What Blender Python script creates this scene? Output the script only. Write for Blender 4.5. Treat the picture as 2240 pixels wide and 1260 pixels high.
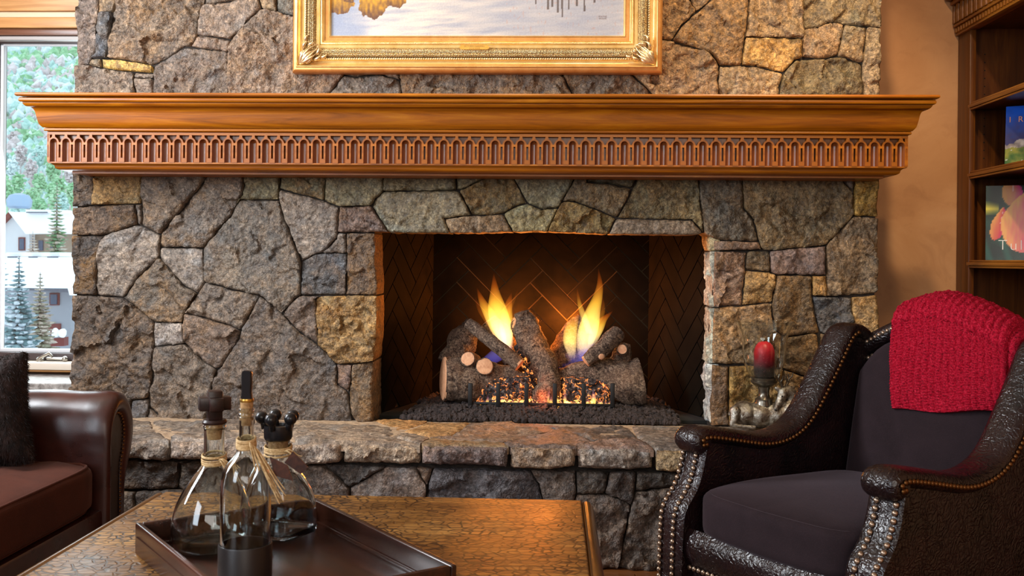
import bpy, bmesh, math, random
import numpy as np
from mathutils import Vector, Matrix, noise, geometry

# ------------------------------------------------------------------ camera, world, light, exposure
SC = bpy.context.scene
COL = SC.collection
for _o in list(bpy.data.objects):
    bpy.data.objects.remove(_o)

F_PX, ROLL, YAW, PPX, PPY = 2178.0, math.radians(.57), math.radians(2.5), 1120.0, 567.0
CAM = np.array([0.0, 0.0, 1.0])
cd = bpy.data.cameras.new('camera')
cam = bpy.data.objects.new('camera', cd)
COL.objects.link(cam)
cam.location = CAM
cam.rotation_euler = (Matrix.Rotation(YAW, 3, 'Z') @ Matrix.Rotation(math.pi / 2, 3, 'X') @ Matrix.Rotation(ROLL, 3, 'Z')).to_euler()
cd.sensor_width = 36
cd.lens = F_PX / 2240 * 36
cd.shift_y = (PPY - 630) / 2240
cd.clip_start, cd.clip_end = .05, 1500
cd.dof.use_dof = True
cd.dof.focus_distance = 3.3
cd.dof.aperture_fstop = 12.0
SC.camera = cam

SC.view_settings.view_transform = 'Standard'
SC.view_settings.look = 'None'
SC.view_settings.gamma = 1
SC.view_settings.use_curve_mapping = False
SC.view_settings.exposure = 0.55

world = bpy.data.worlds.new('world')
SC.world = world
world.use_nodes = True
bg = world.node_tree.nodes['Background']
bg.inputs['Color'].default_value = (.80, .91, 1.0, 1)      # even, overcast mountain sky
bg.inputs['Strength'].default_value = 1.2


def area_light(name, loc, look, sx, sy, power, color, spread=math.pi):
    ld = bpy.data.lights.new(name, 'AREA')
    ld.shape = 'RECTANGLE'
    ld.size, ld.size_y, ld.energy, ld.color, ld.spread = sx, sy, power, color, spread
    o = bpy.data.objects.new(name, ld)
    COL.objects.link(o)
    o.location = loc
    o.rotation_euler = (Vector(look) - Vector(loc)).to_track_quat('-Z', 'Y').to_euler()
    return o


def spot_light(name, loc, look, power, color, cone, blend=.6, radius=.05):
    ld = bpy.data.lights.new(name, 'SPOT')
    ld.energy, ld.color, ld.spot_size, ld.spot_blend, ld.shadow_soft_size = power, color, math.radians(cone), blend, radius
    o = bpy.data.objects.new(name, ld)
    COL.objects.link(o)
    o.location = loc
    o.rotation_euler = (Vector(look) - Vector(loc)).to_track_quat('-Z', 'Y').to_euler()
    return o


# daylight through the tall windows of the left wall
area_light('window_and_fill_light', (-2.62, -.55, 1.75), (1.2, 2.6, 1.0), 2.0, 1.7, 75, (.78, .89, 1.0))
area_light('window_and_fill_light', (-2.62, 2.25, 1.85), (.2, 3.4, 1.0), 1.1, 1.5, 120, (.90, .95, 1.0))
area_light('window_and_fill_light', (.6, -3.5, 1.9), (.2, 3, .9), 3.6, 1.7, 62, (1.0, .95, .88))  # added warm fill in front of the solid rear wall, no window there
# daylight entering at the window beside the chimney
area_light('window_and_fill_light', (-2.1, 4.3, 1.25), (-1.4, 2.4, .8), .75, 1.2, 14, (.82, .92, 1.0))
# warm recessed ceiling lamps washing the chimney breast
spot_light('ceiling_spot', (-.25, 2.72, 2.78), (-.25, 3.6, 1.62), 36, (1.0, .80, .52), 60)
spot_light('ceiling_spot', (.78, 2.72, 2.78), (.86, 3.66, 1.70), 66, (1.0, .76, .47), 60)
spot_light('ceiling_spot', (-1.25, 2.6, 2.78), (-1.2, 3.66, 1.3), 18, (1.0, .86, .68), 70)
spot_light('ceiling_spot', (1.05, 2.2, 2.78), (1.45, 4.1, 1.3), 36, (1.0, .74, .46), 64)

# ------------------------------------------------------------------ photograph -> place (rays of the camera met with real planes)
_RT = np.array([[math.cos(YAW), -math.sin(YAW), 0], [math.sin(YAW), math.cos(YAW), 0], [0, 0, 1]])


def ray(px, py):
    u, v = px - PPX, py - PPY
    ui = u * math.cos(ROLL) + v * math.sin(ROLL)
    vi = -u * math.sin(ROLL) + v * math.cos(ROLL)
    return _RT @ np.array([ui / F_PX, 1, -vi / F_PX])


def onY(px, py, Y):
    d = ray(px, py)
    return CAM + d * (Y / d[1])


def onX(px, py, X):
    d = ray(px, py)
    return CAM + d * (X / d[0])


def onZ(px, py, Z):
    d = ray(px, py)
    return CAM + d * ((Z - 1) / d[2])


# ------------------------------------------------------------------ object helpers
def tag(o, label=None, cat=None, group=None, kind=None):
    if label: o['label'] = label
    if cat: o['category'] = cat
    if group: o['group'] = group
    if kind: o['kind'] = kind
    return o


def thing(name, label=None, cat=None, loc=(0, 0, 0), rotz=0, group=None, kind=None):
    o = bpy.data.objects.new(name, None)
    COL.objects.link(o)
    o.location = loc
    o.rotation_euler = (0, 0, rotz)
    o.empty_display_size = .05
    return tag(o, label, cat, group, kind)


def root_of(o):
    while o.parent:
        o = o.parent
    return o


def mk(name, geo, mat, parent=None, smooth=True, angle=40, world=True, loc=None):
    """one mesh object; geo = (verts, faces) in world coordinates, or in the parent's when world is False"""
    V, Fc = geo
    V = np.asarray(V, float).reshape(-1, 3)
    if parent is not None and world:
        inv = np.array(root_of(parent).matrix_basis.inverted())
        V = V @ inv[:3, :3].T + inv[:3, 3]
    off = None
    if parent is None and world and loc is None:
        off = np.array([(V[:, 0].min() + V[:, 0].max()) / 2, (V[:, 1].min() + V[:, 1].max()) / 2, V[:, 2].min()])
        V = V - off
    me = bpy.data.meshes.new(name)
    me.from_pydata(V.tolist(), [], [list(map(int, f)) for f in Fc])
    me.update()
    if smooth:
        me.shade_smooth()
        if angle < 180:
            me.set_sharp_from_angle(angle=math.radians(angle))
    if mat is not None:
        me.materials.append(mat)
    o = bpy.data.objects.new(name, me)
    COL.objects.link(o)
    if parent is not None:
        o.parent = parent
    if off is not None:
        o.location = off
    if loc is not None:
        o.location = loc
    return o


def inst(name, me, parent, loc, rot=None, scale=None):
    o = bpy.data.objects.new(name, me)
    COL.objects.link(o)
    o.parent = parent
    o.location = loc
    if rot is not None:
        o.rotation_euler = rot
    if scale is not None:
        o.scale = scale
    return o


def shape_mesh(name, geo, mat, angle=40):
    me = bpy.data.meshes.new(name)
    me.from_pydata(np.asarray(geo[0], float).tolist(), [], [list(map(int, f)) for f in geo[1]])
    me.update()
    me.shade_smooth()
    if angle < 180:
        me.set_sharp_from_angle(angle=math.radians(angle))
    me.materials.append(mat)
    return me


# ------------------------------------------------------------------ geometry helpers: all return (verts, faces)
def join(*gs):
    V, Fc, n = [], [], 0
    for g in gs:
        v = np.asarray(g[0], float).reshape(-1, 3)
        V.append(v)
        Fc += [[i + n for i in f] for f in g[1]]
        n += len(v)
    return np.concatenate(V), Fc


def bm_geo(bm):
    bm.verts.index_update()
    r = np.array([v.co[:] for v in bm.verts]), [[v.index for v in f.verts] for f in bm.faces]
    bm.free()
    return r


def box(x0, x1, y0, y1, z0, z1, bev=0, seg=2):
    bm = bmesh.new()
    bmesh.ops.create_cube(bm, size=1)
    for v in bm.verts:
        v.co = ((x0 + x1) / 2 + v.co.x * (x1 - x0), (y0 + y1) / 2 + v.co.y * (y1 - y0), (z0 + z1) / 2 + v.co.z * (z1 - z0))
    if bev:
        bmesh.ops.bevel(bm, geom=list(bm.edges), offset=bev, segments=seg, profile=.5, affect='EDGES')
    return bm_geo(bm)


def xf(g, M):
    A = np.array(M)
    return np.asarray(g[0]) @ A[:3, :3].T + A[:3, 3], g[1]


def smooth_path(P, n, closed=False):
    """Catmull-Rom through the points, n samples a span; extra columns are carried along"""
    P = np.asarray(P, float)
    out = []
    m = len(P)
    rng = range(m if closed else m - 1)
    for i in rng:
        if closed:
            a, b, c, d = P[(i - 1) % m], P[i], P[(i + 1) % m], P[(i + 2) % m]
        else:
            a, b, c, d = P[max(i - 1, 0)], P[i], P[i + 1], P[min(i + 2, m - 1)]
        for k in range(n):
            t = k / n
            out.append(.5 * ((2 * b) + (c - a) * t + (2 * a - 5 * b + 4 * c - d) * t * t + (3 * b - a - 3 * c + d) * t ** 3))
    if not closed:
        out.append(P[-1])
    return np.array(out)


def tube(P, R, n=12, caps=True, squash=None, up=None, disp=None, roundcap=0):
    """sweep of a circle (or ellipse: squash = factor of the side axis) along P with radius R"""
    P = np.asarray(P, float)
    m = len(P)
    R = np.full(m, R, float) if np.isscalar(R) else np.asarray(R, float)
    if roundcap:
        t0 = P[0] - P[1]; t0 /= np.linalg.norm(t0)
        t1 = P[-1] - P[-2]; t1 /= np.linalg.norm(t1)
        k = roundcap
        h0 = [(P[0] + t0 * R[0] * math.sin(a), R[0] * max(math.cos(a), .02)) for a in np.linspace(math.pi / 2, math.pi / 2 / k, k)]
        h1 = [(P[-1] + t1 * R[-1] * math.sin(a), R[-1] * max(math.cos(a), .02)) for a in np.linspace(math.pi / 2 / k, math.pi / 2, k)]
        P = np.array([a for a, b in h0] + list(P) + [a for a, b in h1])
        R = np.array([b for a, b in h0] + list(R) + [b for a, b in h1])
        m = len(P)
    T = np.gradient(P, axis=0)
    T /= np.linalg.norm(T, axis=1)[:, None] + 1e-12
    ref = np.array(up if up is not None else ((0, 0, 1) if abs(T[0][2]) < .9 else (1, 0, 0)), float)
    V = []
    A = np.cross(T[0], ref)
    A /= np.linalg.norm(A)
    for i in range(m):
        if up is not None:
            A = np.cross(T[i], ref)
        else:
            A = A - T[i] * A.dot(T[i])
        A /= np.linalg.norm(A) + 1e-12
        B = np.cross(T[i], A)
        for j in range(n):
            a = 2 * math.pi * j / n
            s = 1 if squash is None else squash
            q = P[i] + R[i] * (A * math.cos(a) * s + B * math.sin(a))
            V.append(q)
    Fc = [[i * n + j, i * n + (j + 1) % n, (i + 1) * n + (j + 1) % n, (i + 1) * n + j] for i in range(m - 1) for j in range(n)]
    if caps:
        Fc.append(list(range(n))[::-1])
        Fc.append([(m - 1) * n + j for j in range(n)])
    return np.array(V), Fc


def lathe(prof, n=32, c=(0, 0, 0), sup=None, sx=1, sy=1):
    """profile (r, z); sup = exponent of a squared (superellipse) section"""
    V, m = [], len(prof)
    for r, z in prof:
        for j in range(n):
            a = 2 * math.pi * j / n
            ca, sa = math.cos(a), math.sin(a)
            if sup:
                k = (abs(ca) ** sup + abs(sa) ** sup) ** (-1 / sup)
                ca, sa = ca * k, sa * k
            V.append((c[0] + r * ca * sx, c[1] + r * sa * sy, c[2] + z))
    Fc = [[i * n + j, i * n + (j + 1) % n, (i + 1) * n + (j + 1) % n, (i + 1) * n + j] for i in range(m - 1) for j in range(n)]
    if prof[0][0] > 1e-5: Fc.append(list(range(n))[::-1])
    if prof[-1][0] > 1e-5: Fc.append([(m - 1) * n + j for j in range(n)])
    return np.array(V), Fc


def sphere(c, r, n=10, m=7, sc=(1, 1, 1)):
    prof = [(max(math.sin(math.pi * i / m), 1e-4) , -math.cos(math.pi * i / m)) for i in range(m + 1)]
    V, Fc = lathe(prof, n)
    return V * np.array(sc) * r + np.array(c), Fc


def extrude(outer, holes, y0, y1, axis='Y'):
    """polygon with holes in (x, z) pushed from y0 (front) to y1"""
    loops = [outer] + list(holes)
    pts = [p for lp in loops for p in lp]
    tris = geometry.tessellate_polygon([[Vector((p[0], p[1], 0)) for p in lp] for lp in loops])
    n = len(pts)
    V = [(p[0], y0, p[1]) for p in pts] + [(p[0], y1, p[1]) for p in pts]
    Fc = []
    for a, b, c in tris:
        Fc.append([a, b, c])
        Fc.append([c + n, b + n, a + n])
    k = 0
    for lp in loops:
        L = len(lp)
        for i in range(L):
            a, b = k + i, k + (i + 1) % L
            Fc.append([a, b, b + n, a + n])
        k += L
    V = np.array(V, float)
    bm = bmesh.new()
    vs = [bm.verts.new(v) for v in V]
    for f in Fc:
        try:
            bm.faces.new([vs[i] for i in f])
        except ValueError:
            pass
    bmesh.ops.recalc_face_normals(bm, faces=list(bm.faces))
    return bm_geo(bm)


def grid(nu, nv, fn, flip=False):
    V = [fn(i / nu, j / nv) for j in range(nv + 1) for i in range(nu + 1)]
    w = nu + 1
    Fc = [[j * w + i, j * w + i + 1, (j + 1) * w + i + 1, (j + 1) * w + i] for j in range(nv) for i in range(nu)]
    if flip:
        Fc = [f[::-1] for f in Fc]
    return np.array(V, float), Fc


def strip(rows, closed=False):
    """faces between consecutive equal-length rows of points"""
    m, n = len(rows), len(rows[0])
    V = np.array([p for r in rows for p in r], float)
    Fc = []
    for i in range(m - 1):
        for j in range(n if closed else n - 1):
            Fc.append([i * n + j, i * n + (j + 1) % n, (i + 1) * n + (j + 1) % n, (i + 1) * n + j])
    return V, Fc


def sub(geo, cuts=1, smooth=.0):
    bm = bmesh.new()
    vs = [bm.verts.new(v) for v in geo[0]]
    for f in geo[1]:
        try: bm.faces.new([vs[i] for i in f])
        except ValueError: pass
    bmesh.ops.subdivide_edges(bm, edges=list(bm.edges), cuts=cuts, use_grid_fill=True, smooth=smooth)
    return bm_geo(bm)


def pillow(w, d, h, n=16, p=4.0, edge=.25, crown=.0):
    """cushion block: rounded box w x d x h about the origin, with crowned faces"""
    bm = bmesh.new()
    bmesh.ops.create_cube(bm, size=2)
    bmesh.ops.subdivide_edges(bm, edges=list(bm.edges), cuts=n, use_grid_fill=True)
    for v in bm.verts:
        x, y, z = v.co
        k = (abs(x) ** p + abs(y) ** p + abs(z) ** p) ** (1 / p)
        s = 1 / max(k, 1e-6) if k > 1 else 1
        x, y, z = x * s, y * s, z * s
        cr = 1 + crown * (1 - x * x) * (1 - y * y)
        v.co = (x * w / 2, y * d / 2, z * h / 2 * cr)
    return bm_geo(bm)


def vnoise(V, scale, seed, amp, octs=3):
    """move vertices by a vector noise (real relief)"""
    V = np.asarray(V, float).copy()
    for i in range(len(V)):
        p = Vector(V[i]) * scale + Vector((seed * 7.3, seed * 3.1, -seed * 5.7))
        V[i] += np.array(noise.turbulence_vector(p, octs, False)) * amp
    return V


def srgb(r, g, b, k=1.0):
    def c(x):
        x = x / 255
        return (x / 12.92 if x <= .04045 else ((x + .055) / 1.055) ** 2.4) * k
    return (c(r), c(g), c(b), 1)

# ------------------------------------------------------------------ materials (all procedural)
class Mat:
    def __init__(s, name):
        s.m = bpy.data.materials.new(name)
        s.m.use_nodes = True
        s.nt = s.m.node_tree
        s.b = s.nt.nodes['Principled BSDF']
        s.out = s.nt.nodes['Material Output']

    def n(s, typ, ins=None, **props):
        nd = s.nt.nodes.new(typ)
        for k, v in props.items():
            setattr(nd, k, v)
        for k, v in (ins or {}).items():
            s.set(nd.inputs[k], v)
        return nd

    def set(s, sock, v):
        if isinstance(v, bpy.types.NodeSocket):
            s.nt.links.new(v, sock)
        else:
            sock.default_value = v

    def p(s, **kw):
        for k, v in kw.items():
            s.set(s.b.inputs[k.replace('_', ' ')], v)
        return s

    def coord(s, kind='Object', scale=(1, 1, 1), rot=(0, 0, 0)):
        tc = s.n('ShaderNodeTexCoord')
        mp = s.n('ShaderNodeMapping', {'Vector': tc.outputs[kind], 'Scale': scale, 'Rotation': rot})
        return mp.outputs['Vector']

    def noise(s, vec, scale, detail=4, rough=.55, dist=0, col=False):
        nd = s.n('ShaderNodeTexNoise', {'Vector': vec, 'Scale': scale, 'Detail': detail, 'Roughness': rough, 'Distortion': dist})
        return nd.outputs['Color' if col else 'Fac']

    def ramp(s, fac, stops, interp='LINEAR'):
        r = s.n('ShaderNodeValToRGB', {'Fac': fac})
        r.color_ramp.interpolation = interp
        el = r.color_ramp.elements
        while len(el) < len(stops):
            el.new(.5)
        for e, (pos, c) in zip(el, stops):
            e.position = pos
            e.color = c if len(c) == 4 else (*c, 1)
        return r.outputs['Color']

    def mix(s, fac, a, b, mode='MIX'):
        nd = s.n('ShaderNodeMix', data_type='RGBA', blend_type=mode)
        s.set(nd.inputs[0], fac)
        s.set(nd.inputs[6], a)
        s.set(nd.inputs[7], b)
        return nd.outputs[2]

    def math(s, op, a, b=0.0, c=None, clamp=False):
        nd = s.n('ShaderNodeMath', operation=op, use_clamp=clamp)
        s.set(nd.inputs[0], a)
        s.set(nd.inputs[1], b)
        if c is not None: s.set(nd.inputs[2], c)
        return nd.outputs[0]

    def bump(s, h, strength=.5, dist=.01, normal=None):
        nd = s.n('ShaderNodeBump', {'Height': h, 'Strength': strength, 'Distance': dist})
        if normal is not None: s.set(nd.inputs['Normal'], normal)
        s.set(s.b.inputs['Normal'], nd.outputs['Normal'])
        return nd.outputs['Normal']


def W(v):
    return (v, v, v, 1)


def simple(name, col, rough=.5, metal=0, **kw):
    M = Mat(name)
    M.p(Base_Color=col, Roughness=rough, Metallic=metal, **kw)
    return M.m


def stone_mat():
    """colour of each stone comes from its object colour, alpha = how rusty it is"""
    M = Mat('split_stone')
    v = M.coord('Object')
    oi = M.n('ShaderNodeObjectInfo')
    big = M.noise(v, 5.0, 5, .6, .6)
    mid = M.noise(v, 21, 6, .65, .8)
    fine = M.noise(v, 150, 7, .8)
    base = oi.outputs['Color']
    dark = M.mix(1.0, base, (.40, .38, .40, 1), 'MULTIPLY')
    light = M.mix(1.0, base, (1.75, 1.66, 1.5, 1), 'MULTIPLY')
    c = M.mix(M.ramp(mid, [(.30, W(0)), (.62, W(1))]), dark, base)
    c = M.mix(M.ramp(big, [(.52, W(0)), (.80, W(.8))]), c, light)
    cool = M.mix(1.0, base, (.78, .95, 1.18, 1), 'MULTIPLY')
    c = M.mix(M.ramp(M.noise(v, 8.5, 4, .5, 1.0), [(.55, W(0)), (.70, W(.75))]), c, cool)
    rust = M.math('MULTIPLY', M.ramp(M.noise(v, 9.0, 6, .62, 1.4), [(.44, W(0)), (.62, W(1))]), oi.outputs['Alpha'])
    c = M.mix(rust, c, M.mix(mid, (.115, .047, .010, 1), (.46, .24, .062, 1)))
    c = M.mix(M.ramp(fine, [(.36, W(.85)), (.56, W(0))]), c, M.mix(1.0, c, (.36, .34, .33, 1), 'MULTIPLY'))
    c = M.mix(M.ramp(M.noise(v, 75, 3, .5), [(.60, W(0)), (.75, W(.55))]), c, M.mix(1.0, c, (1.9, 1.85, 1.75, 1), 'MULTIPLY'))
    c = M.mix(1.0, c, M.ramp(M.noise(v, 60, 6, .70, .8), [(.36, W(.45)), (.50, W(1.0)), (.64, W(1.7))]), 'MULTIPLY')
    M.p(Base_Color=c, Roughness=M.ramp(mid, [(.3, W(.38)), (.7, W(.68))]), Specular_IOR_Level=.5)
    rid = M.n('ShaderNodeTexNoise', {'Vector': v, 'Scale': 34, 'Detail': 7, 'Roughness': .68, 'Distortion': .5}, noise_type='RIDGED_MULTIFRACTAL').outputs['Fac']
    rgh = M.noise(v, 80, 4, .6, .3)
    h = M.math('ADD', M.math('MULTIPLY', rgh, 1.0), M.math('ADD', M.math('MULTIPLY', mid, .8), M.math('MULTIPLY', rid, .22)))
    gr = M.n('ShaderNodeAttribute', attribute_type='OBJECT', attribute_name='grain')
    M.bump(h, gr.outputs['Fac'], .010)
    return M.m


def wood_mat(name, dark, mid, light, axis=0, rough=.32, scale=1.0, coat=.15, bump=.06):
    M = Mat(name)
    sc = [14 * scale, 14 * scale, 14 * scale]
    sc[axis] = .9 * scale
    v = M.coord('Object', tuple(sc))
    g = M.noise(v, 2.2, 6, .6, 1.6)
    f = M.noise(v, 11, 4, .7, .4)
    big = M.noise(M.coord('Object', (1.3, 1.3, 1.3)), 1.8, 3)
    c = M.ramp(g, [(.28, dark), (.5, mid), (.72, light)])
    c = M.mix(M.math('MULTIPLY', f, .55), c, M.mix(1.0, c, (.5, .45, .4, 1), 'MULTIPLY'))
    c = M.mix(M.ramp(big, [(.35, W(0)), (.7, W(.5))]), c, M.mix(1.0, c, (1.3, 1.2, 1.05, 1), 'MULTIPLY'))
    M.p(Base_Color=c, Roughness=rough, Coat_Weight=coat, Coat_Roughness=.22, Specular_IOR_Level=.36)
    M.bump(f, bump * 3, .002)
    return M.m


def leather_mat(name, col, dark, emboss=0.0, rough=.28, scale=1.0):
    M = Mat(name)
    v = M.coord('Object')
    blot = M.noise(v, 7, 4, .6, .6)
    c = M.ramp(blot, [(.3, dark), (.68, col)])
    M.p(Base_Color=c, Roughness=M.ramp(M.noise(v, 16, 4), [(.3, W(rough)), (.7, W(rough + .16))]), Specular_IOR_Level=.55)
    grain = M.n('ShaderNodeTexVoronoi', {'Vector': v, 'Scale': 340 * scale}).outputs['Distance']
    h = M.math('MULTIPLY', grain, .12 if emboss else .03)
    if emboss:
        # tooled leaf scrolls: bands of a warped ring pattern around scattered centres
        wv = M.n('ShaderNodeVectorMath', operation='ADD')
        M.set(wv.inputs[0], v)
        d = M.n('ShaderNodeVectorMath', operation='SCALE')
        M.set(d.inputs[0], M.noise(v, 20, 3, .55, 0, True))
        d.inputs['Scale'].default_value = .06
        M.set(wv.inputs[1], d.outputs[0])
        vo = M.n('ShaderNodeTexVoronoi', {'Vector': wv.outputs[0], 'Scale': 21, 'Randomness': .9})
        bands = M.math('SINE', M.math('MULTIPLY', vo.outputs['Distance'], 34))
        vo2 = M.n('ShaderNodeTexVoronoi', {'Vector': wv.outputs[0], 'Scale': 70, 'Randomness': 1.0}, feature='DISTANCE_TO_EDGE')
        veins = M.math('SMOOTH_MIN', M.math('MULTIPLY', vo2.outputs['Distance'], 5), .6, .3)
        e = M.math('ADD', M.math('MULTIPLY', bands, .34), M.math('MULTIPLY', veins, .8))
        h = M.math('ADD', h, M.math('MULTIPLY', e, emboss))
    M.bump(h, .55, .003)
    return M.m


def velvet_mat(name, col, sheen, bumpy=.25):
    M = Mat(name)
    v = M.coord('Object')
    c = M.mix(M.ramp(M.noise(v, 9, 4, .6, .5), [(.3, W(0)), (.75, W(1))]), col, tuple(x * 1.7 for x in col[:3]) + (1,))
    c = M.mix(M.ramp(M.noise(v, 420, 2, .6), [(.5, W(0)), (.8, W(.6))]), c, tuple(x * 2.4 for x in col[:3]) + (1,))
    M.p(Base_Color=c, Roughness=.9, Sheen_Weight=.22, Sheen_Roughness=.35, Sheen_Tint=sheen, Specular_IOR_Level=.15)
    M.bump(M.noise(v, 500, 2, .6), bumpy, .002)
    return M.m


def bark_mat():
    M = Mat('log_bark')
    v = M.coord('Object')
    vs = M.coord('Object', (1, 1, 1))
    n1 = M.noise(v, 60, 6, .7, 1.2)
    n2 = M.noise(v, 160, 4, .7)
    n3 = M.noise(v, 14, 3, .5)
    c = M.ramp(n1, [(.36, srgb(40, 32, 29)), (.48, srgb(120, 100, 86)), (.66, srgb(176, 152, 128))])
    c = M.mix(M.ramp(n2, [(.40, W(.8)), (.55, W(0))]), c, srgb(52, 40, 35))
    c = M.mix(M.ramp(n3, [(.5, W(0)), (.7, W(.5))]), c, srgb(120, 92, 74))
    M.p(Base_Color=c, Roughness=.9, Specular_IOR_Level=.2)
    M.bump(M.math('ADD', M.math('MULTIPLY', n1, 1.4), M.math('MULTIPLY', n2, .5)), 1.0, .005)
    return M.m


def glow_mat(name, ash, col1, col2, strength, scale=55, lo=.52, hi=.66, objz=None):
    """charred surface with embers showing through its cracks"""
    M = Mat(name)
    v = M.coord('Object')
    n1 = M.noise(v, scale, 5, .65, 1.0)
    c = M.ramp(M.noise(v, 80, 5, .7), [(.35, srgb(14, 12, 12)), (.55, ash), (.75, srgb(150, 142, 138))])
    M.p(Base_Color=c, Roughness=.95, Specular_IOR_Level=.1)
    e = M.ramp(n1, [(lo, W(0)), (hi, W(1))])
    if objz:
        z0, z1 = objz
        sx = M.n('ShaderNodeSeparateXYZ', {'Vector': M.coord('Object')})
        g = M.n('ShaderNodeMapRange', {'Value': sx.outputs['Z'], 'From Min': z0, 'From Max': z1, 'To Min': 1.0, 'To Max': 0.0})
        e = M.math('MULTIPLY', e, M.math('POWER', g.outputs[0], 2.0))
    M.p(Emission_Color=M.mix(M.noise(v, 37, 3), col1, col2), Emission_Strength=M.math('MULTIPLY', e, strength))
    M.bump(n1, .8, .008)
    return M.m


def flame_mat(name, stops, strength, dens=None):
    """burning gas: emission only, inside the closed flame body; hue by height in the tongue"""
    M = Mat(name)
    M.nt.nodes.remove(M.b)
    tc = M.n('ShaderNodeTexCoord')
    sx = M.n('ShaderNodeSeparateXYZ', {'Vector': tc.outputs['Generated']})
    c = M.ramp(sx.outputs['Z'], [(p, col) for p, col, k in stops])
    st = M.ramp(sx.outputs['Z'], [(p, W(k)) for p, col, k in stops])
    em = M.n('ShaderNodeEmission', {'Color': c, 'Strength': M.math('MULTIPLY', st, strength)})
    M.nt.links.new(em.outputs[0], M.out.inputs['Volume'])
    return M.m


def plaster_mat():
    M = Mat('tan_plaster')
    v = M.coord('Object')
    c = M.ramp(M.noise(v, 2.4, 6, .6, .8), [(.3, srgb(168, 118, 78)), (.55, srgb(190, 140, 96)), (.75, srgb(203, 156, 112))])
    c = M.mix(M.ramp(M.noise(v, 9, 5, .6, 1.0), [(.55, W(0)), (.8, W(.5))]), c, srgb(150, 102, 66))
    M.p(Base_Color=c, Roughness=.6, Specular_IOR_Level=.3)
    M.bump(M.noise(v, 14, 5, .6), .2, .006)
    return M.m


def crackle_mat():
    M = Mat('crackled_table_top')
    v = M.coord('Object', (48, 66, 30))
    vo = M.n('ShaderNodeTexVoronoi', {'Vector': v, 'Scale': 1.0, 'Randomness': 1.0}, feature='DISTANCE_TO_EDGE')
    crack = M.ramp(vo.outputs['Distance'], [(.0, W(1)), (.06, W(.9)), (.13, W(0))])
    v2 = M.coord('Object', (1.2, 46, 30))
    line = M.noise(v2, 1.6, 3, .5, .3)
    big = M.noise(M.coord('Object'), 7, 5, .6, .6)
    c = M.ramp(big, [(.3, srgb(108, 72, 30)), (.52, srgb(152, 106, 48)), (.75, srgb(180, 134, 68))])
    c = M.mix(M.ramp(line, [(.46, W(.6)), (.56, W(0))]), c, srgb(92, 58, 26))
    c = M.mix(M.math('MULTIPLY', crack, M.ramp(M.noise(M.coord('Object'), 11, 3), [(.38, W(.35)), (.6, W(1))])), c, srgb(40, 24, 12))
    M.p(Base_Color=c, Roughness=M.ramp(big, [(.3, W(.34)), (.7, W(.5))]), Specular_IOR_Level=.4)
    M.bump(M.math('SUBTRACT', line, M.math('MULTIPLY', crack, .8)), .35, .003)
    return M.m


def gold_mat(name, a, b, rough=.3, metal=.75, pattern=0):
    M = Mat(name)
    v = M.coord('Object')
    c = M.mix(M.ramp(M.noise(v, 22, 5, .65), [(.3, W(0)), (.7, W(1))]), a, b)
    c = M.mix(M.ramp(M.noise(v, 240, 2), [(.66, W(0)), (.74, W(.7))]), c, (.08, .045, .015, 1))
    M.p(Base_Color=c, Roughness=rough, Metallic=metal)
    if pattern:
        g = M.n('ShaderNodeTexVoronoi', {'Vector': M.coord('Object', (1, 1, 1)), 'Scale': pattern, 'Randomness': .25})
        M.bump(g.outputs['Distance'], .9, .006)
        M.p(Base_Color=M.mix(M.ramp(g.outputs['Distance'], [(.35, W(0)), (.62, W(.8))]), c, (.10, .055, .018, 1)))
    else:
        M.bump(M.noise(v, 60, 4), .15, .002)
    return M.m


def glass_mat(name, col=(1, 1, 1, 1), rough=0.0, ior=1.45):
    M = Mat(name)
    M.p(Base_Color=col, Roughness=rough, IOR=ior, Transmission_Weight=1.0)
    return M.m


def pane_mat(name, col=(1, 1, 1, 1)):
    """thin sheet glass: clear, with a mirror part at every angle"""
    M = Mat(name)
    M.nt.nodes.remove(M.b)
    t = M.n('ShaderNodeBsdfTransparent', {'Color': col})
    g = M.n('ShaderNodeBsdfGlossy', {'Color': (1, 1, 1, 1), 'Roughness': .01})
    mx = M.n('ShaderNodeMixShader', {'Fac': .05})
    M.nt.links.new(t.outputs[0], mx.inputs[1])
    M.nt.links.new(g.outputs[0], mx.inputs[2])
    M.nt.links.new(mx.outputs[0], M.out.inputs['Surface'])
    return M.m


def vcol_mat(name, rough=.5, **kw):
    M = Mat(name)
    a = M.n('ShaderNodeVertexColor', layer_name='print')
    M.p(Base_Color=a.outputs['Color'], Roughness=rough, **kw)
    return M.m


def speckle_mat(name, a, b, scale, rough=.85, detail=4, bump=.4, bd=.01, lo=.35, hi=.65):
    M = Mat(name)
    v = M.coord('Object')
    n = M.noise(v, scale, detail, .65, .5)
    M.p(Base_Color=M.ramp(n, [(lo, a), (hi, b)]), Roughness=rough)
    if bump: M.bump(n, bump, bd)
    return M.m


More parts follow.
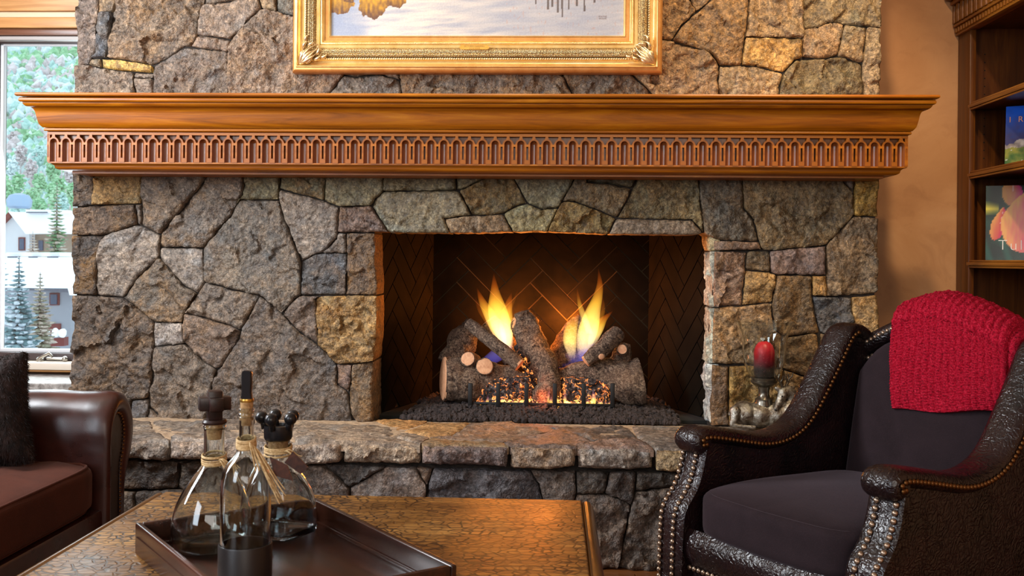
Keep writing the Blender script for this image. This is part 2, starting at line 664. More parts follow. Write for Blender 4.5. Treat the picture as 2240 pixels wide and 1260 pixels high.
STONE = stone_mat()
MORTAR = speckle_mat('dark_mortar', srgb(26, 20, 16), srgb(52, 42, 34), 60)
MORTAR_L = speckle_mat('hearth_mortar', srgb(150, 124, 98), srgb(196, 170, 140), 50)
HONEY = wood_mat('honey_cherry_wood', srgb(114, 60, 2), srgb(158, 88, 4), srgb(184, 114, 12), 0, .36, 1.0, .0)
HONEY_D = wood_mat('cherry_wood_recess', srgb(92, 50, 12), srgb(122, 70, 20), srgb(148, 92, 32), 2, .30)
SHELFW = wood_mat('walnut_shelf_wood', srgb(64, 32, 8), srgb(94, 50, 12), srgb(120, 70, 20), 2, .42, .7, .05)
SHELFE = wood_mat('walnut_shelf_edge', srgb(108, 60, 12), srgb(142, 84, 20), srgb(168, 106, 30), 1, .38, .7, .05)
PINE = wood_mat('window_pine', srgb(176, 118, 62), srgb(206, 152, 92), srgb(224, 178, 120), 0, .45, .8, .05)
MAHOG = wood_mat('mahogany_tray', srgb(26, 12, 6), srgb(54, 25, 14), srgb(80, 40, 24), 0, .26, .6, .35, .03)
TABLE = crackle_mat()
TABLE_E = wood_mat('table_edge_wood', srgb(62, 38, 14), srgb(104, 68, 28), srgb(132, 92, 42), 1, .3, .5, .3)
FLOORW = wood_mat('floor_wood', srgb(78, 44, 22), srgb(116, 70, 36), srgb(146, 92, 50), 0, .35, .5, .2)
PLASTER = plaster_mat()
CEIL = simple('ceiling_paint', srgb(205, 190, 168), .8)
LEATHER = leather_mat('embossed_brown_leather', srgb(36, 20, 21), srgb(13, 8, 10), .6, .2)
LEATHER_S = leather_mat('smooth_brown_leather', srgb(74, 34, 26), srgb(40, 18, 14), 0, .24)
LEATHER_D = leather_mat('dark_leather_panel', srgb(44, 26, 20), srgb(22, 13, 12), 0, .4)
VELVET = velvet_mat('plum_velvet', srgb(32, 23, 26), (.5, .4, .46, 1))
VELVET_R = velvet_mat('russet_velvet', srgb(58, 26, 15), (.5, .3, .25, 1), .35)
NAIL = simple('antique_brass_nail', srgb(164, 142, 122), .30, .9)
NAIL_D = simple('dark_brass_nail', srgb(112, 76, 42), .35, .9)
BARK = bark_mat()
CUT = speckle_mat('cut_log_end', srgb(196, 138, 100), srgb(224, 172, 132), 60, .8, 3, .15, .003)
IRON = simple('black_iron', (.012, .011, .011, 1), .5, .4)
LAVA = speckle_mat('lava_rock', srgb(20, 16, 17), srgb(66, 55, 53), 45, .95, 5, .8, .006)
FIREBRICK = speckle_mat('sooty_firebrick', srgb(5, 4, 2), srgb(20, 15, 7), 9, .85, 6, .3, .004)
FIREBRICK.node_tree.nodes['Principled BSDF'].inputs['Specular IOR Level'].default_value = .1
SOOT = simple('soot', (.006, .006, .005, 1), .95)
CHAR = glow_mat('glowing_char', srgb(70, 62, 62), (1, .12, .03, 1), (1, .42, .08, 1), 2.2, 50, .54, .70)
EMBER = glow_mat('ember_bed', srgb(60, 40, 36), (1, .20, .04, 1), (1, .62, .14, 1), 4, 75, .48, .62)
GLASS = glass_mat('clear_bottle_glass', (.93, .97, .97, 1))
GLASS_G = glass_mat('hurricane_glass', (.95, .98, .96, 1), 0, 1.5)
PANE = pane_mat('window_glass', (.96, 1, .99, 1))
CORK = speckle_mat('cork', srgb(150, 112, 70), srgb(206, 168, 116), 140, .85, 4, .4, .003)
RAFFIA = speckle_mat('raffia', srgb(186, 148, 92), srgb(226, 196, 146), 200, .7, 3, .3, .001)
DARKWOOD = speckle_mat('dark_carved_stopper', srgb(20, 13, 12), srgb(58, 34, 30), 40, .35, 4, .3, .002)
BLACKBALL = simple('black_lacquer', (.010, .010, .012, 1), .28)
LEATHER_TAG = speckle_mat('rusty_brown_tag', srgb(44, 22, 14), srgb(88, 46, 28), 60, .5, 4, .2, .002)
WRAP = leather_mat('black_leather_sleeve', srgb(30, 22, 22), srgb(14, 11, 12), 0, .38)
GOLDRIM = simple('gold_rim', srgb(214, 170, 84), .3, .9)

# ------------------------------------------------------------------ the room shell
YW, YB, YH, ZH = 3.66, 4.12, 3.19, .40        # stone face, back wall, hearth front, hearth top
XL, XR = -1.809, 1.168                        # chimney sides
OX0, OX1, OZ1 = -.662, .566, 1.092            # fire opening

def struct(name, geo, mat, label=None, parent=None, smooth=False):
    o = mk(name, geo, mat, parent, smooth=smooth)
    if parent is None:
        tag(o, label, kind='structure')
    return o

fl = thing('floor', 'brown plank floor of the room', kind='structure')
mk('subfloor', box(-2.75, 2.1, -3.7, 4.3, -.10, -.022), FLOORW, fl, smooth=False)
rnd = random.Random(5)
yb = -3.68
while yb < YB:
    w = .125
    x = -2.74 + rnd.uniform(-.9, 0)
    while x < 2.08:
        L = rnd.uniform(1.1, 2.0)
        a, b = max(x, -2.74), min(x + L, 2.09)
        if b - a > .05:
            mk('plank', box(a + .0012, b - .0012, yb + .001, yb + w - .001, -.021, 0, .0015, 1), FLOORW, fl, smooth=False)
        x += L
    yb += w

struct('wall_right', box(1.98, 2.1, -3.6, YB, 0, 2.9), PLASTER)
struct('wall_left', box(-2.75, -2.65, -3.6, 4.3, 0, 2.9), PLASTER)
struct('wall_rear', box(-2.65, 1.98, -3.7, -3.6, 0, 2.9), PLASTER)
struct('ceiling', box(-2.75, 2.1, -3.7, 4.3, 2.9, 3.0), CEIL)
# back wall with the window opening beside the chimney
WX0, WX1, WZ0, WZ1 = -2.52, -1.30, .55, 1.915
# window: dark sash with a bright spacer, glass, crank; pine head casing and stool; stone sill
FRAME_D = simple('dark_window_frame', srgb(70, 58, 58), .4)
FRAME_W = simple('white_window_spacer', srgb(226, 228, 232), .4)
CRANK = simple('satin_nickel', srgb(180, 176, 168), .3, .9)
win = thing('window_1', 'tall casement window with dark sash beside the chimney', kind='structure')
wl = onY(4, 300, YB + .05)[0]
zt0, zt1 = onY(60, 85, YB)[2], onY(60, 97, YB + .04)[2]
zb0, zb1 = onY(100, 766, YB + .04)[2], onY(100, 789, YB)[2]
struct('wall_back', join(box(XR - .1, 2.1, YB, YB + .2, 0, 2.9), box(XL + .01, XL + .3, YB, YB + .2, 0, 2.9), box(XL + .3, XR - .1, YB, YB + .2, 1.7, 2.9), box(-2.66, WX0, YB, YB + .2, 0, 2.9),
                         box(WX0, XL + .01, YB + .02, YB + .2, 0, zb1), box(WX0, XL + .01, YB, YB + .2, 2.10, 2.9)), PLASTER)
mk('sash', join(box(WX0, XL + .02, YB + .02, YB + .09, zt1, zt0, .004), box(WX0, wl, YB + .02, YB + .09, zb0, zt1, .004),
                box(WX0, XL + .02, YB + .01, YB + .09, zb1, zb0 - .008, .004)), FRAME_D, win)
mk('spacer', join(box(wl, wl + .013, YB + .035, YB + .06, zb0, zt1, .002), box(wl, XL + .02, YB + .035, YB + .06, zb0 - .008, zb0 + .006, .002),
                  box(wl, XL + .02, YB + .035, YB + .06, zt1 - .006, zt1, .002)), FRAME_W, win)
mk('pane', box(wl + .005, XL + .02, YB + .045, YB + .051, zb0, zt1), PANE, win, smooth=False)
c0 = onY(88, 786, YB - .012)
ck = mk('window_crank', join(lathe([(.0, 0), (.016, 0), (.016, .012), (.01, .018), (0.0, .018)], 14, (c0[0], c0[1] - .0, c0[2] - .008)),
                             tube([c0 + (0, -.01, .004), onY(97, 778, YB - .03), onY(107, 773, YB - .03), onY(113, 779, YB - .02)], [.006, .006, .007, .006], 8, roundcap=3),
                             tube([onY(104, 784, YB - .02), onY(142, 785, YB - .015)], .006, 8, roundcap=3),
                             sphere(onY(142, 785, YB - .015), .012)), CRANK, win)
zz = [onY(60, y, YB - .02)[2] for y in (-80, 27, 39, 64, 78, 85)]
tr = thing('trim_1', 'stepped pine head casing above the window', kind='structure')
mk('head_board', box(-2.66, XL + .03, YB - .045, YB, zz[1], zz[0], .003), PINE, tr)
mk('head_fillet', box(-2.66, XL + .03, YB - .03, YB, zz[2], zz[1], .002), simple('pale_fillet', srgb(214, 194, 160), .5), tr)
mk('head_casing', box(-2.66, XL + .03, YB - .05, YB, zz[3], zz[2] - .004, .004), PINE, tr)
mk('stop_bead', box(-2.66, XL + .03, YB - .035, YB + .03, zz[4], zz[3] - .002, .003), wood_mat('dark_pine', srgb(96, 56, 36), srgb(122, 78, 54), srgb(150, 104, 78), 0), tr)
mk('weather_strip', box(-2.66, XL + .03, YB - .02, YB + .05, zz[5] - .004, zz[4] - .002, .002), simple('grey_strip', srgb(176, 170, 166), .5), tr)
tr = thing('trim_2', 'pale wooden window stool above the stone sill', kind='structure')
zs = [onY(100, y, YB - .06)[2] for y in (793, 809, 814)]
mk('stool_board', box(-2.66, XL + .03, YB - .07, YB + .06, zs[1], zs[0], .005), simple('pale_stool_wood', srgb(214, 200, 184), .35), tr)
mk('stool_apron', box(-2.66, XL + .03, YB - .055, YB, zs[2], zs[1] - .002, .003), PINE, tr)
SILL = speckle_mat('grey_sill_stone', srgb(120, 116, 112), srgb(196, 192, 188), 30, .35, 5, .2, .003)
sz_ = onY(100, 817, YB)[2]
sy_ = onZ(100, 838, sz_)[1]
zs2 = [sz_, onY(100, 857, sy_)[2]]
tr = thing('trim_3', 'rough grey stone sill under the window', kind='structure')
g = box(-2.66, XL + .03, sy_, YB + .05, zs2[1], zs2[0], .004)
mk('sill_slab', (vnoise(*(sub(g, 6)[:1]), 30, 2, .003), sub(g, 6)[1]), SILL, tr)
mk('sill_base', box(-2.66, XL + .03, sy_ + .03, YB + .02, 0, zs2[1]), PLASTER, tr, smooth=False)

# ------------------------------------------------------------------ stones
GR, DK, LT, TN, GD, BL, BR, PK, OL = (132, 118, 104), (88, 76, 66), (152, 138, 123), (158, 134, 104), (176, 142, 92), (100, 98, 97), (120, 98, 78), (150, 126, 114), (132, 122, 92)
SK = .90
_sid = [0]


def stone_geo(poly, rough=1.0, gap=.0024, depth=.07, spacing=.0085, lift=0.0, seed=None, corner=.0055):
    """a split-faced stone: outline in plane coordinates (a, b), relief h toward the viewer, skirt going back"""
    _sid[0] += 1
    sd = seed or _sid[0]
    rg = np.random.RandomState(sd)
    P = np.array(poly, float)
    area = .5 * np.sum(P[:, 0] * np.roll(P[:, 1], -1) - np.roll(P[:, 0], -1) * P[:, 1])
    if area < 0:
        P = P[::-1]
        area = -area
    n = len(P)
    # inset
    Q = []
    for i in range(n):
        a, b, c = P[i - 1], P[i], P[(i + 1) % n]
        e1, e2 = b - a, c - b
        e1 /= np.linalg.norm(e1) + 1e-9
        e2 /= np.linalg.norm(e2) + 1e-9
        n1, n2 = np.array([-e1[1], e1[0]]), np.array([-e2[1], e2[0]])
        m = n1 + n2
        k = 1 / max(.5, (1 + n1.dot(n2)) / 1.0)
        Q.append(b + m * gap * min(k, 1.3))
    # resample the outline, wobble it
    B = []
    for i in range(n):
        a, b = Q[i], Q[(i + 1) % n]
        L = np.linalg.norm(b - a)
        k = max(1, int(round(L / (spacing * 1.15))))
        nn = np.array([-(b - a)[1], (b - a)[0]]) / (L + 1e-9)
        for j in range(k):
            p = a + (b - a) * j / k
            w = noise.noise(Vector((p[0] * 32, p[1] * 32, sd * 3.7))) * .0032 + noise.noise(Vector((p[0] * 95, p[1] * 95, sd))) * .0014
            B.append(p + nn * (w if j else abs(w) * .5 + .0015))
    B = np.array(B)
    x0, y0 = B.min(0)
    x1, y1 = B.max(0)
    gx = np.arange(x0, x1, spacing)
    gy = np.arange(y0, y1, spacing * .866)
    pts = np.array([(x + (spacing / 2 if j % 2 else 0), y) for j, y in enumerate(gy) for x in gx]) + 0
    pts += rg.uniform(-.22, .22, pts.shape) * spacing
    A, Bn = B, np.roll(B, -1, 0)

    def dist_inside(pp):
        d = np.full(len(pp), 1e9)
        ins = np.zeros(len(pp), bool)
        for a, b in zip(A, Bn):
            ab = b - a
            t = np.clip(((pp - a) @ ab) / (ab @ ab + 1e-12), 0, 1)
            d = np.minimum(d, np.linalg.norm(pp - (a + t[:, None] * ab), axis=1))
            cr = ((a[1] > pp[:, 1]) != (b[1] > pp[:, 1]))
            with np.errstate(divide='ignore', invalid='ignore'):
                xi = (b[0] - a[0]) * (pp[:, 1] - a[1]) / (b[1] - a[1]) + a[0]
            ins ^= cr & (pp[:, 0] < xi)
        return d, ins
    if len(pts):
        d, ins = dist_inside(pts)
        keep = ins & (d > spacing * .55)
        pts, d = pts[keep], d[keep]
    else:
        d = np.zeros(0)
    nb = len(B)
    allp = np.concatenate([B, pts]) if len(pts) else B
    vo, eo, fo, _, _, _ = geometry.delaunay_2d_cdt([Vector(p) for p in allp], [(i, (i + 1) % nb) for i in range(nb)], [], 1, 1e-7)
    vo = np.array([v[:] for v in vo])
    dd = np.zeros(len(vo))
    if len(vo) == len(allp):
        dd[nb:] = d
    else:
        dd = dist_inside(vo)[0]
        dd[dd < 1e-6] = 0
    # relief: split facets with warped borders + fine noise + dressed edge
    size = math.sqrt(abs(area))
    nf = max(4, int(area / .0035))
    sp = np.c_[rg.uniform(x0, x1, nf), rg.uniform(y0, y1, nf)]
    sl = rg.normal(0, .15, (nf, 2)) * rough
    so = rg.normal(0, .0055, nf) * rough
    wx = np.array([noise.fractal(Vector((p[0] * 14, p[1] * 14, sd * 1.3)), 1.0, 2.0, 4) for p in vo])
    wy = np.array([noise.fractal(Vector((p[0] * 14 + 9, p[1] * 14, sd * 1.3 + 5)), 1.0, 2.0, 4) for p in vo])
    wp = vo + np.c_[wx, wy] * .030
    dm = ((wp[:, None, :] - sp[None]) ** 2).sum(2)
    wt = np.exp(-(dm - dm.min(1)[:, None]) / .00014)
    wt /= wt.sum(1)[:, None]
    h = (wt * (so[None] + (wp[:, None, 0] - sp[None, :, 0]) * sl[None, :, 0] + (wp[:, None, 1] - sp[None, :, 1]) * sl[None, :, 1])).sum(1)
    h = np.tanh(h / .018) * .018
    fine = np.array([noise.fractal(Vector((p[0] * 60, p[1] * 60, sd * 2.1)), .8, 2.1, 3) for p in vo])
    h = h + fine * .0040 * (rough * .6 + .4) + wx * .006 * rough
    rid = np.array([noise.ridged_multi_fractal(Vector((p[0] * 15 + p[1] * 6, p[1] * 15, sd * 4.1)), .8, 2.2, 5, 1.0, 2.0) for p in wp])
    h = h + (rid - rid.mean()) * .0042 * (.25 + .75 * rough)
    cx, cy = (x0 + x1) / 2, (y0 + y1) / 2
    tl = rg.normal(0, .025, 2)
    h = h + (vo[:, 0] - cx) * tl[0] + (vo[:, 1] - cy) * tl[1] + lift + rg.uniform(-.004, .005)
    h = np.maximum(h, -.014 + lift)
    R = corner * rg.uniform(.8, 1.5)
    e = np.clip(dd / R, 0, 1)
    h = h - R * .8 * (1 - np.sqrt(1 - (1 - e) ** 2))
    nv = len(vo)
    V = np.c_[vo, h]
    # boundary loop and skirt
    order = []
    used = {}
    for f in fo:
        m = len(f)
        for k in range(m):
            a, b = f[k], f[(k + 1) % m]
            if (b, a) in used: del used[(b, a)]
            else: used[(a, b)] = 1
    mid = V.copy()
    bverts = sorted({a for a, b in used} | {b for a, b in used})
    mp = {b: nv + i for i, b in enumerate(bverts)}
    sk = V[bverts].copy()
    sk[:, 2] = -depth
    wob = np.array([noise.noise(Vector((p[0] * 40, p[1] * 40, sd + .5))) for p in sk])
    Fc = [list(f) for f in fo]
    for a, b in used:
        Fc.append([b, a, mp[a], mp[b]])
    return np.concatenate([V, sk]), Fc


def stone(parent, px, plane, col, rust=.2, rough=1.0, name='stone', **kw):
    """px = outline in the photograph; plane: 'wall' (Y), 'top' (Z)"""
    kind, val = plane
    if kind == 'Y':
        pl = [onY(x, y, val) for x, y in px]
        g = stone_geo([(p[0], p[2]) for p in pl], rough, **kw)
        V = np.c_[g[0][:, 0], val - g[0][:, 2], g[0][:, 1]]
    else:
        pl = [onZ(x, y, val) for x, y in px]
        pl = [(q[0], max(q[1], YH + .016)) for q in pl]
        g = stone_geo([(p[0], p[1]) for p in pl], rough, **kw)
        V = np.c_[g[0][:, 0], g[0][:, 1], val + g[0][:, 2]]
    o = mk(name, (V, g[1]), STONE, parent, angle=60)
    c = srgb(*col, SK)
    o.color = (c[0], c[1], c[2], rust)
    o['grain'] = min(1.0, .18 + .75 * rough)
    return o


chim = thing('wall_chimney', 'stone chimney breast of large split stones around the fire opening', kind='structure', loc=((XL + XR) / 2, YW, 0))
zl = 2.25
mk('mortar_bed', join(box(XL + .006, OX0 - .012, YW + .022, YB + .1, 0, 2.88), box(OX1 + .012, XR - .006, YW + .022, YB + .1, 0, 2.88),
                      box(OX0 - .012, OX1 + .012, YW + .022, YW + .2, OZ1 + .012, 2.88), box(OX0 - .012, OX1 + .012, YW + .022, YB + .3, 0, ZH - .016), box(OX0 - .012, OX1 + .012, YW + .2, YB + .1, 1.55, 2.88)), MORTAR, chim, smooth=False)

WALL = [
 # left of the opening
 ([(158,376),(204,376),(203,415),(201,450),(159,454)], DK, .3, 1.2),
 ([(204,376),(307,376),(307,446),(240,448),(201,450)], GD, .7, 1.3),
 ([(159,454),(201,450),(293,446),(299,491),(228,514),(159,515)], BR, .35, 1.1),
 ([(293,446),(308,446),(308,493),(299,491)], GR, .2, .7),
 ([(307,376),(459,376),(405,446),(349,513),(322,501),(308,493),(308,446)], GR, .35, 1.25),
 ([(459,376),(532,376),(531,425),(518,445),(500,475),(470,512),(443,544),(395,541),(348,541),(349,513),(405,446)], GR, .4, 1.0),
 ([(159,515),(228,514),(216,535),(211,560),(212,646),(157,645)], DK, .6, .9),
 ([(228,514),(299,491),(308,493),(322,501),(349,513),(348,541),(347,563),(300,605),(267,652),(212,646),(211,560),(216,535)], LT, .05, .55),
 ([(348,541),(395,541),(443,544),(445,580),(447,617),(431,642),(400,625),(372,592),(347,563)], LT, .05, .5),
 ([(524,437),(610,437),(617,466),(638,522),(657,572),(658,646),(644,655),(617,686),(596,667),(568,646),(500,632),(447,617),(445,580),(443,544),(470,512),(500,475),(518,445)], (122,112,100), .2, .75),
 ([(532,376),(611,377),(610,437),(524,437),(518,445),(531,425)], OL, .15, .9),
 ([(611,377),(713,378),(709,439),(638,420),(611,414)], OL, .45, 1.1),
 ([(611,414),(638,420),(709,439),(722,446),(740,452),(739,509),(735,522),(706,553),(680,560),(657,572),(638,522),(617,466),(610,437)], LT, .1, .6),
 ([(713,378),(838,380),(838,419),(820,435),(812,450),(740,452),(722,446),(709,439)], (136,126,96), .15, .7),
 ([(740,452),(812,450),(850,508),(820,509),(739,509)], (136,112,98), .3, .9),
 ([(739,509),(757,510),(758,554),(706,553),(735,522)], GR, .2, .6),
 ([(657,572),(680,560),(706,553),(758,554),(757,600),(755,646),(658,646)], BL, .25, 1.2),
 ([(757,510),(820,509),(822,580),(824,646),(755,646),(757,600),(758,554)], BR, .6, 1.0),
 ([(688,655),(696,648),(755,646),(824,646),(825,700),(818,790),(770,797),(735,796),(714,772),(695,755),(694,720)], GD, .85, 1.5),
 ([(644,655),(658,646),(696,648),(688,655),(694,720),(695,755),(676,742),(657,729),(633,707),(617,686)], (116,100,88), .1, .7),
 ([(447,617),(500,632),(568,646),(541,697),(527,722),(493,709),(440,694),(403,685),(431,642)], GR, .25, .8),
 ([(267,652),(300,605),(347,563),(372,592),(400,625),(431,642),(403,685),(398,707),(335,704),(290,668)], (128,112,94), .4, .85),
 ([(157,645),(212,646),(267,652),(290,668),(335,704),(334,760),(329,840),(322,872),(287,876),(280,921),(152,921)], (110,96,84), .3, 1.6),
 ([(287,876),(322,872),(325,893),(319,921),(280,921)], BL, .15, .8),
 ([(335,704),(398,707),(403,752),(334,760)], (176,164,152), .05, .7),
 ([(403,685),(440,694),(493,709),(527,722),(520,742),(485,800),(474,808),(440,788),(418,766),(403,752),(398,707)], (138,118,102), .3, 1.0),
 ([(334,760),(403,752),(418,766),(440,788),(474,808),(462,850),(449,921),(351,921),(340,905),(325,893),(322,872),(329,840)], (128,114,100), .15, 1.0),
 ([(325,893),(340,905),(351,921),(319,921)], GR, .1, .6),
 ([(568,646),(596,667),(617,686),(633,707),(657,729),(676,742),(695,755),(714,772),(735,796),(737,843),(760,859),(765,895),(770,929),(600,926),(449,921),(462,850),(474,808),(485,800),(520,742),(527,722),(541,697)], (116,104,94), .2, .95),
 ([(735,796),(770,797),(766,840),(762,859),(737,843)], PK, .3, 1.0),
 ([(770,797),(818,790),(817,860),(817,930),(790,929),(770,908),(762,862),(766,840)], (126,104,80), .5, 1.1),
 # lintel
 ([(838,380),(998,382),(998,416),(838,419)], OL, .1, .9),
 ([(838,419),(998,416),(1004,418),(1031,471),(1010,474),(972,479),(984,511),(850,510),(812,450),(820,435)], (146,133,104), .05, .5),
 ([(998,382),(1080,382),(1030,405),(1004,416),(998,416)], OL, .1, .7),
 ([(1080,382),(1120,383),(1153,444),(1128,452),(1101,468),(1060,471),(1031,471),(1004,417),(1030,405)], (128,112,76), .45, 1.0),
 ([(972,479),(1031,471),(1060,471),(1101,468),(1122,508),(1080,510),(984,511)], TN, .5, .9),
 ([(1120,383),(1260,384),(1230,441),(1220,455),(1185,458),(1153,444)], (138,130,100), .1, .6),
 ([(1101,468),(1128,452),(1153,444),(1185,458),(1220,455),(1197,508),(1122,508)], (158,146,104), .15, .6),
 ([(1283,384),(1396,385),(1381,411),(1330,402),(1284,399)], (104,98,76), .1, .8),
 ([(1260,384),(1283,384),(1284,399),(1330,402),(1381,411),(1371,440),(1350,476),(1300,457),(1256,441),(1230,441)], (134,116,86), .3, .9),
 ([(1220,455),(1230,441),(1256,441),(1300,457),(1348,477),(1331,513),(1197,508)], (152,128,78), .5, 1.1),
 ([(1396,385),(1528,386),(1532,440),(1540,508),(1514,481),(1350,477),(1371,440)], (134,120,86), .35, 1.1),
 ([(1348,478),(1514,481),(1538,509),(1530,515),(1331,513)], (150,130,106), .05, .4),
 # right pier
 ([(1528,386),(1623,387),(1628,455),(1650,480),(1661,528),(1600,527),(1561,523),(1540,512),(1532,440)], (118,106,88), .2, .9),
 ([(1623,387),(1839,388),(1868,424),(1868,472),(1840,502),(1808,537),(1740,543),(1688,549),(1667,546),(1661,528),(1650,480),(1628,455)], (134,114,82), .3, .85),
 ([(1839,388),(1870,389),(1868,424)], GR, .1, .5),
 ([(1870,389),(1924,389),(1923,475),(1868,472),(1868,424)], (190,152,76), .6, .8),
 ([(1868,472),(1923,476),(1922,641),(1870,646),(1809,649),(1808,537),(1840,502)], (148,124,94), .25, .8),
 ([(1561,526),(1600,527),(1661,528),(1667,546),(1562,549)], (158,128,104), .2, .7),
 ([(1562,549),(1635,550),(1632,591),(1627,640),(1624,669),(1561,673)], (168,136,112), .5, 1.2),
 ([(1635,550),(1667,547),(1685,549),(1685,596),(1632,591)], (112,98,76), .3, .9),
 ([(1685,549),(1740,543),(1808,537),(1808,602),(1698,602),(1685,596)], PK, .1, .55),
 ([(1632,591),(1685,596),(1698,602),(1693,640),(1690,662),(1624,669),(1627,640)], (190,152,96), .75, 1.1),
 ([(1698,602),(1762,602),(1777,603),(1778,648),(1786,690),(1796,729),(1718,737),(1694,720),(1690,662),(1693,640)], (126,102,72), .4, .85),
 ([(1777,603),(1808,602),(1809,649),(1778,648)], (186,140,78), .7, .9),
 ([(1778,648),(1809,649),(1864,650),(1868,705),(1866,737),(1796,729),(1786,690)], BL, .1, 1.2),
 ([(1864,650),(1922,645),(1922,738),(1866,737),(1868,705)], (178,146,98), .5, 1.0),
 ([(1561,673),(1624,669),(1690,662),(1694,720),(1718,737),(1702,806),(1637,799),(1558,796)], (168,136,98), .4, 1.0),
 ([(1718,737),(1787,729),(1796,772),(1791,833),(1716,809),(1702,806)], (116,96,68), .45, .9),
 ([(1557,797),(1595,801),(1594,930),(1555,933)], (122,96,72), .35, .9),
 ([(1595,801),(1637,799),(1702,806),(1716,809),(1703,937),(1594,933)], (180,146,84), .85, 1.2),
 ([(1716,809),(1791,833),(1792,938),(1703,937)], (176,142,94), .7, 1.0),
 ([(1796,729),(1866,737),(1868,841),(1791,835),(1796,772)], (150,122,88), .4, .9),
 ([(1866,737),(1922,738),(1922,941),(1869,940),(1868,841)], TN, .4, .9),
 ([(1791,835),(1868,841),(1869,940),(1792,938)], GR, .4, .9),
 # above the mantel
 ([(166,-90),(213,-90),(212,25),(208,70),(206,115),(198,127),(191,142),(165,142)], (140,124,112), .2, 1.4),
 ([(213,-90),(253,-90),(250,15),(246,24),(213,27)], TN, .4, .9),
 ([(213,27),(246,24),(241,55),(236,85),(233,126),(198,127),(206,115),(208,70)], BL, .15, 1.2),
 ([(253,-90),(447,-90),(446,0),(442,10),(434,40),(430,77),(415,101),(400,101),(370,122),(335,140),(318,139),(280,132),(233,126),(236,85),(241,55),(250,15)], (142,122,102), .45, 1.5),
 ([(198,127),(219,127),(220,148),(193,142)], TN, .2, .7),
 ([(219,127),(280,132),(318,139),(333,142),(334,159),(290,157),(225,149),(220,148)], (206,172,96), .6, .7),
 ([(164,143),(193,142),(220,148),(250,152),(290,157),(292,235),(162,235)], (146,130,114), .15, 1.2),
 ([(292,158),(334,159),(334,171),(292,171)], GR, .1, .6),
 ([(292,171),(334,171),(334,235),(292,235)], (148,132,116), .1, .9),
 ([(334,143),(356,131),(385,112),(405,102),(433,105),(463,109),(498,113),(499,235),(334,235)], (134,118,104), .2, 1.0),
 ([(415,102),(430,77),(467,80),(503,86),(498,113),(463,109),(433,105)], (150,128,110), .2, .9),
 ([(442,10),(470,7),(500,1),(562,-14),(570,17),(545,42),(503,86),(467,80),(430,77),(434,40)], (156,134,114), .15, .75),
 ([(447,-90),(560,-90),(562,-14),(500,1),(470,7),(446,8)], GR, .2, .8),
 ([(560,-90),(607,-90),(605,25),(570,17),(562,-14)], TN, .3, .8),
 ([(607,-90),(740,-90),(740,60),(638,35),(605,25)], (112,108,98), .2, .9),
 ([(570,17),(605,25),(638,35),(740,60),(752,164),(718,204),(712,235),(499,235),(498,113),(503,86),(545,42)], (156,134,114), .4, 1.5),
 ([(752,164),(780,168),(804,162),(827,161),(874,174),(882,235),(712,235),(718,204)], (124,112,98), .1, .7),
 ([(740,60),(874,60),(874,174),(827,161),(804,162),(780,168),(752,164)], (124,112,98), .1, .7),
 ([(874,60),(1229,60),(1231,162),(1242,188),(1252,206),(1262,235),(882,235),(874,174)], (116,98,80), .35, 1.0),
 ([(1229,60),(1380,60),(1380,162),(1400,178),(1427,205),(1432,235),(1262,235),(1252,206),(1242,188),(1231,162)], (116,100,82), .4, 1.0),
 ([(1380,60),(1448,85),(1470,89),(1520,104),(1547,112),(1574,143),(1571,170),(1572,235),(1432,235),(1427,205),(1400,178),(1380,162)], (166,132,94), .3, 1.2),
 ([(1380,-90),(1500,-90),(1511,0),(1524,24),(1490,57),(1470,89),(1448,85),(1380,60)], (158,122,80), .45, 1.2),
 ([(1500,-90),(1590,-90),(1554,0),(1527,22),(1524,24),(1511,0)], (150,120,84), .4, 1.0),
 ([(1590,-90),(1641,-90),(1639,0),(1634,60),(1630,82),(1626,110),(1623,143),(1574,143),(1560,120),(1547,112),(1520,104),(1470,89),(1490,57),(1527,24),(1554,0)], (158,122,80), .55, 1.3),
 ([(1641,-90),(1758,-90),(1757,20),(1760,63),(1756,84),(1700,82),(1630,82),(1634,60),(1639,0)], (172,140,100), .25, 1.2),
 ([(1630,82),(1700,82),(1756,84),(1756,126),(1740,130),(1716,157),(1700,155),(1675,149),(1655,143),(1623,143),(1626,110)], (200,158,92), .55, .7),
 ([(1760,63),(1790,59),(1812,49),(1838,49),(1846,54),(1841,85),(1834,119),(1807,128),(1756,124),(1756,84)], (178,144,104), .2, .8),
 ([(1846,54),(1896,58),(1893,100),(1888,136),(1860,128),(1834,123),(1841,85)], (164,136,98), .15, .7),
 ([(1758,-90),(1930,-90),(1929,61),(1896,58),(1846,54),(1838,49),(1812,49),(1790,59),(1760,63),(1757,20)], (150,128,92), .15, .9),
 ([(1896,58),(1929,62),(1927,235),(1891,235),(1888,136),(1893,100)], (164,140,106), .1, .8),
 ([(1756,126),(1807,128),(1834,123),(1860,128),(1888,136),(1891,235),(1704,235),(1707,190),(1714,160),(1740,130)], (128,112,80), .2, 1.3),
 ([(1574,143),(1623,143),(1655,143),(1675,149),(1700,155),(1714,160),(1707,190),(1704,235),(1572,235),(1571,170)], (170,142,104), .1, .7),
]
for poly, col, rust, rough in WALL:
    xs = [p[0] for p in poly]
    ys = [p[1] for p in poly]
    jamb = (min(ys) > 480 and (abs(max(xs) - 822) < 8 or abs(min(xs) - 1559) < 8)) or (abs(max(ys) - 511) < 6) or (min(xs) == 1528)
    stone(chim, poly, ('Y', YW), col, rust, rough, depth=(.05 if abs(min(xs) - 1559) < 8 and min(ys) > 500 else .172) if jamb else .06, spacing=.0062)
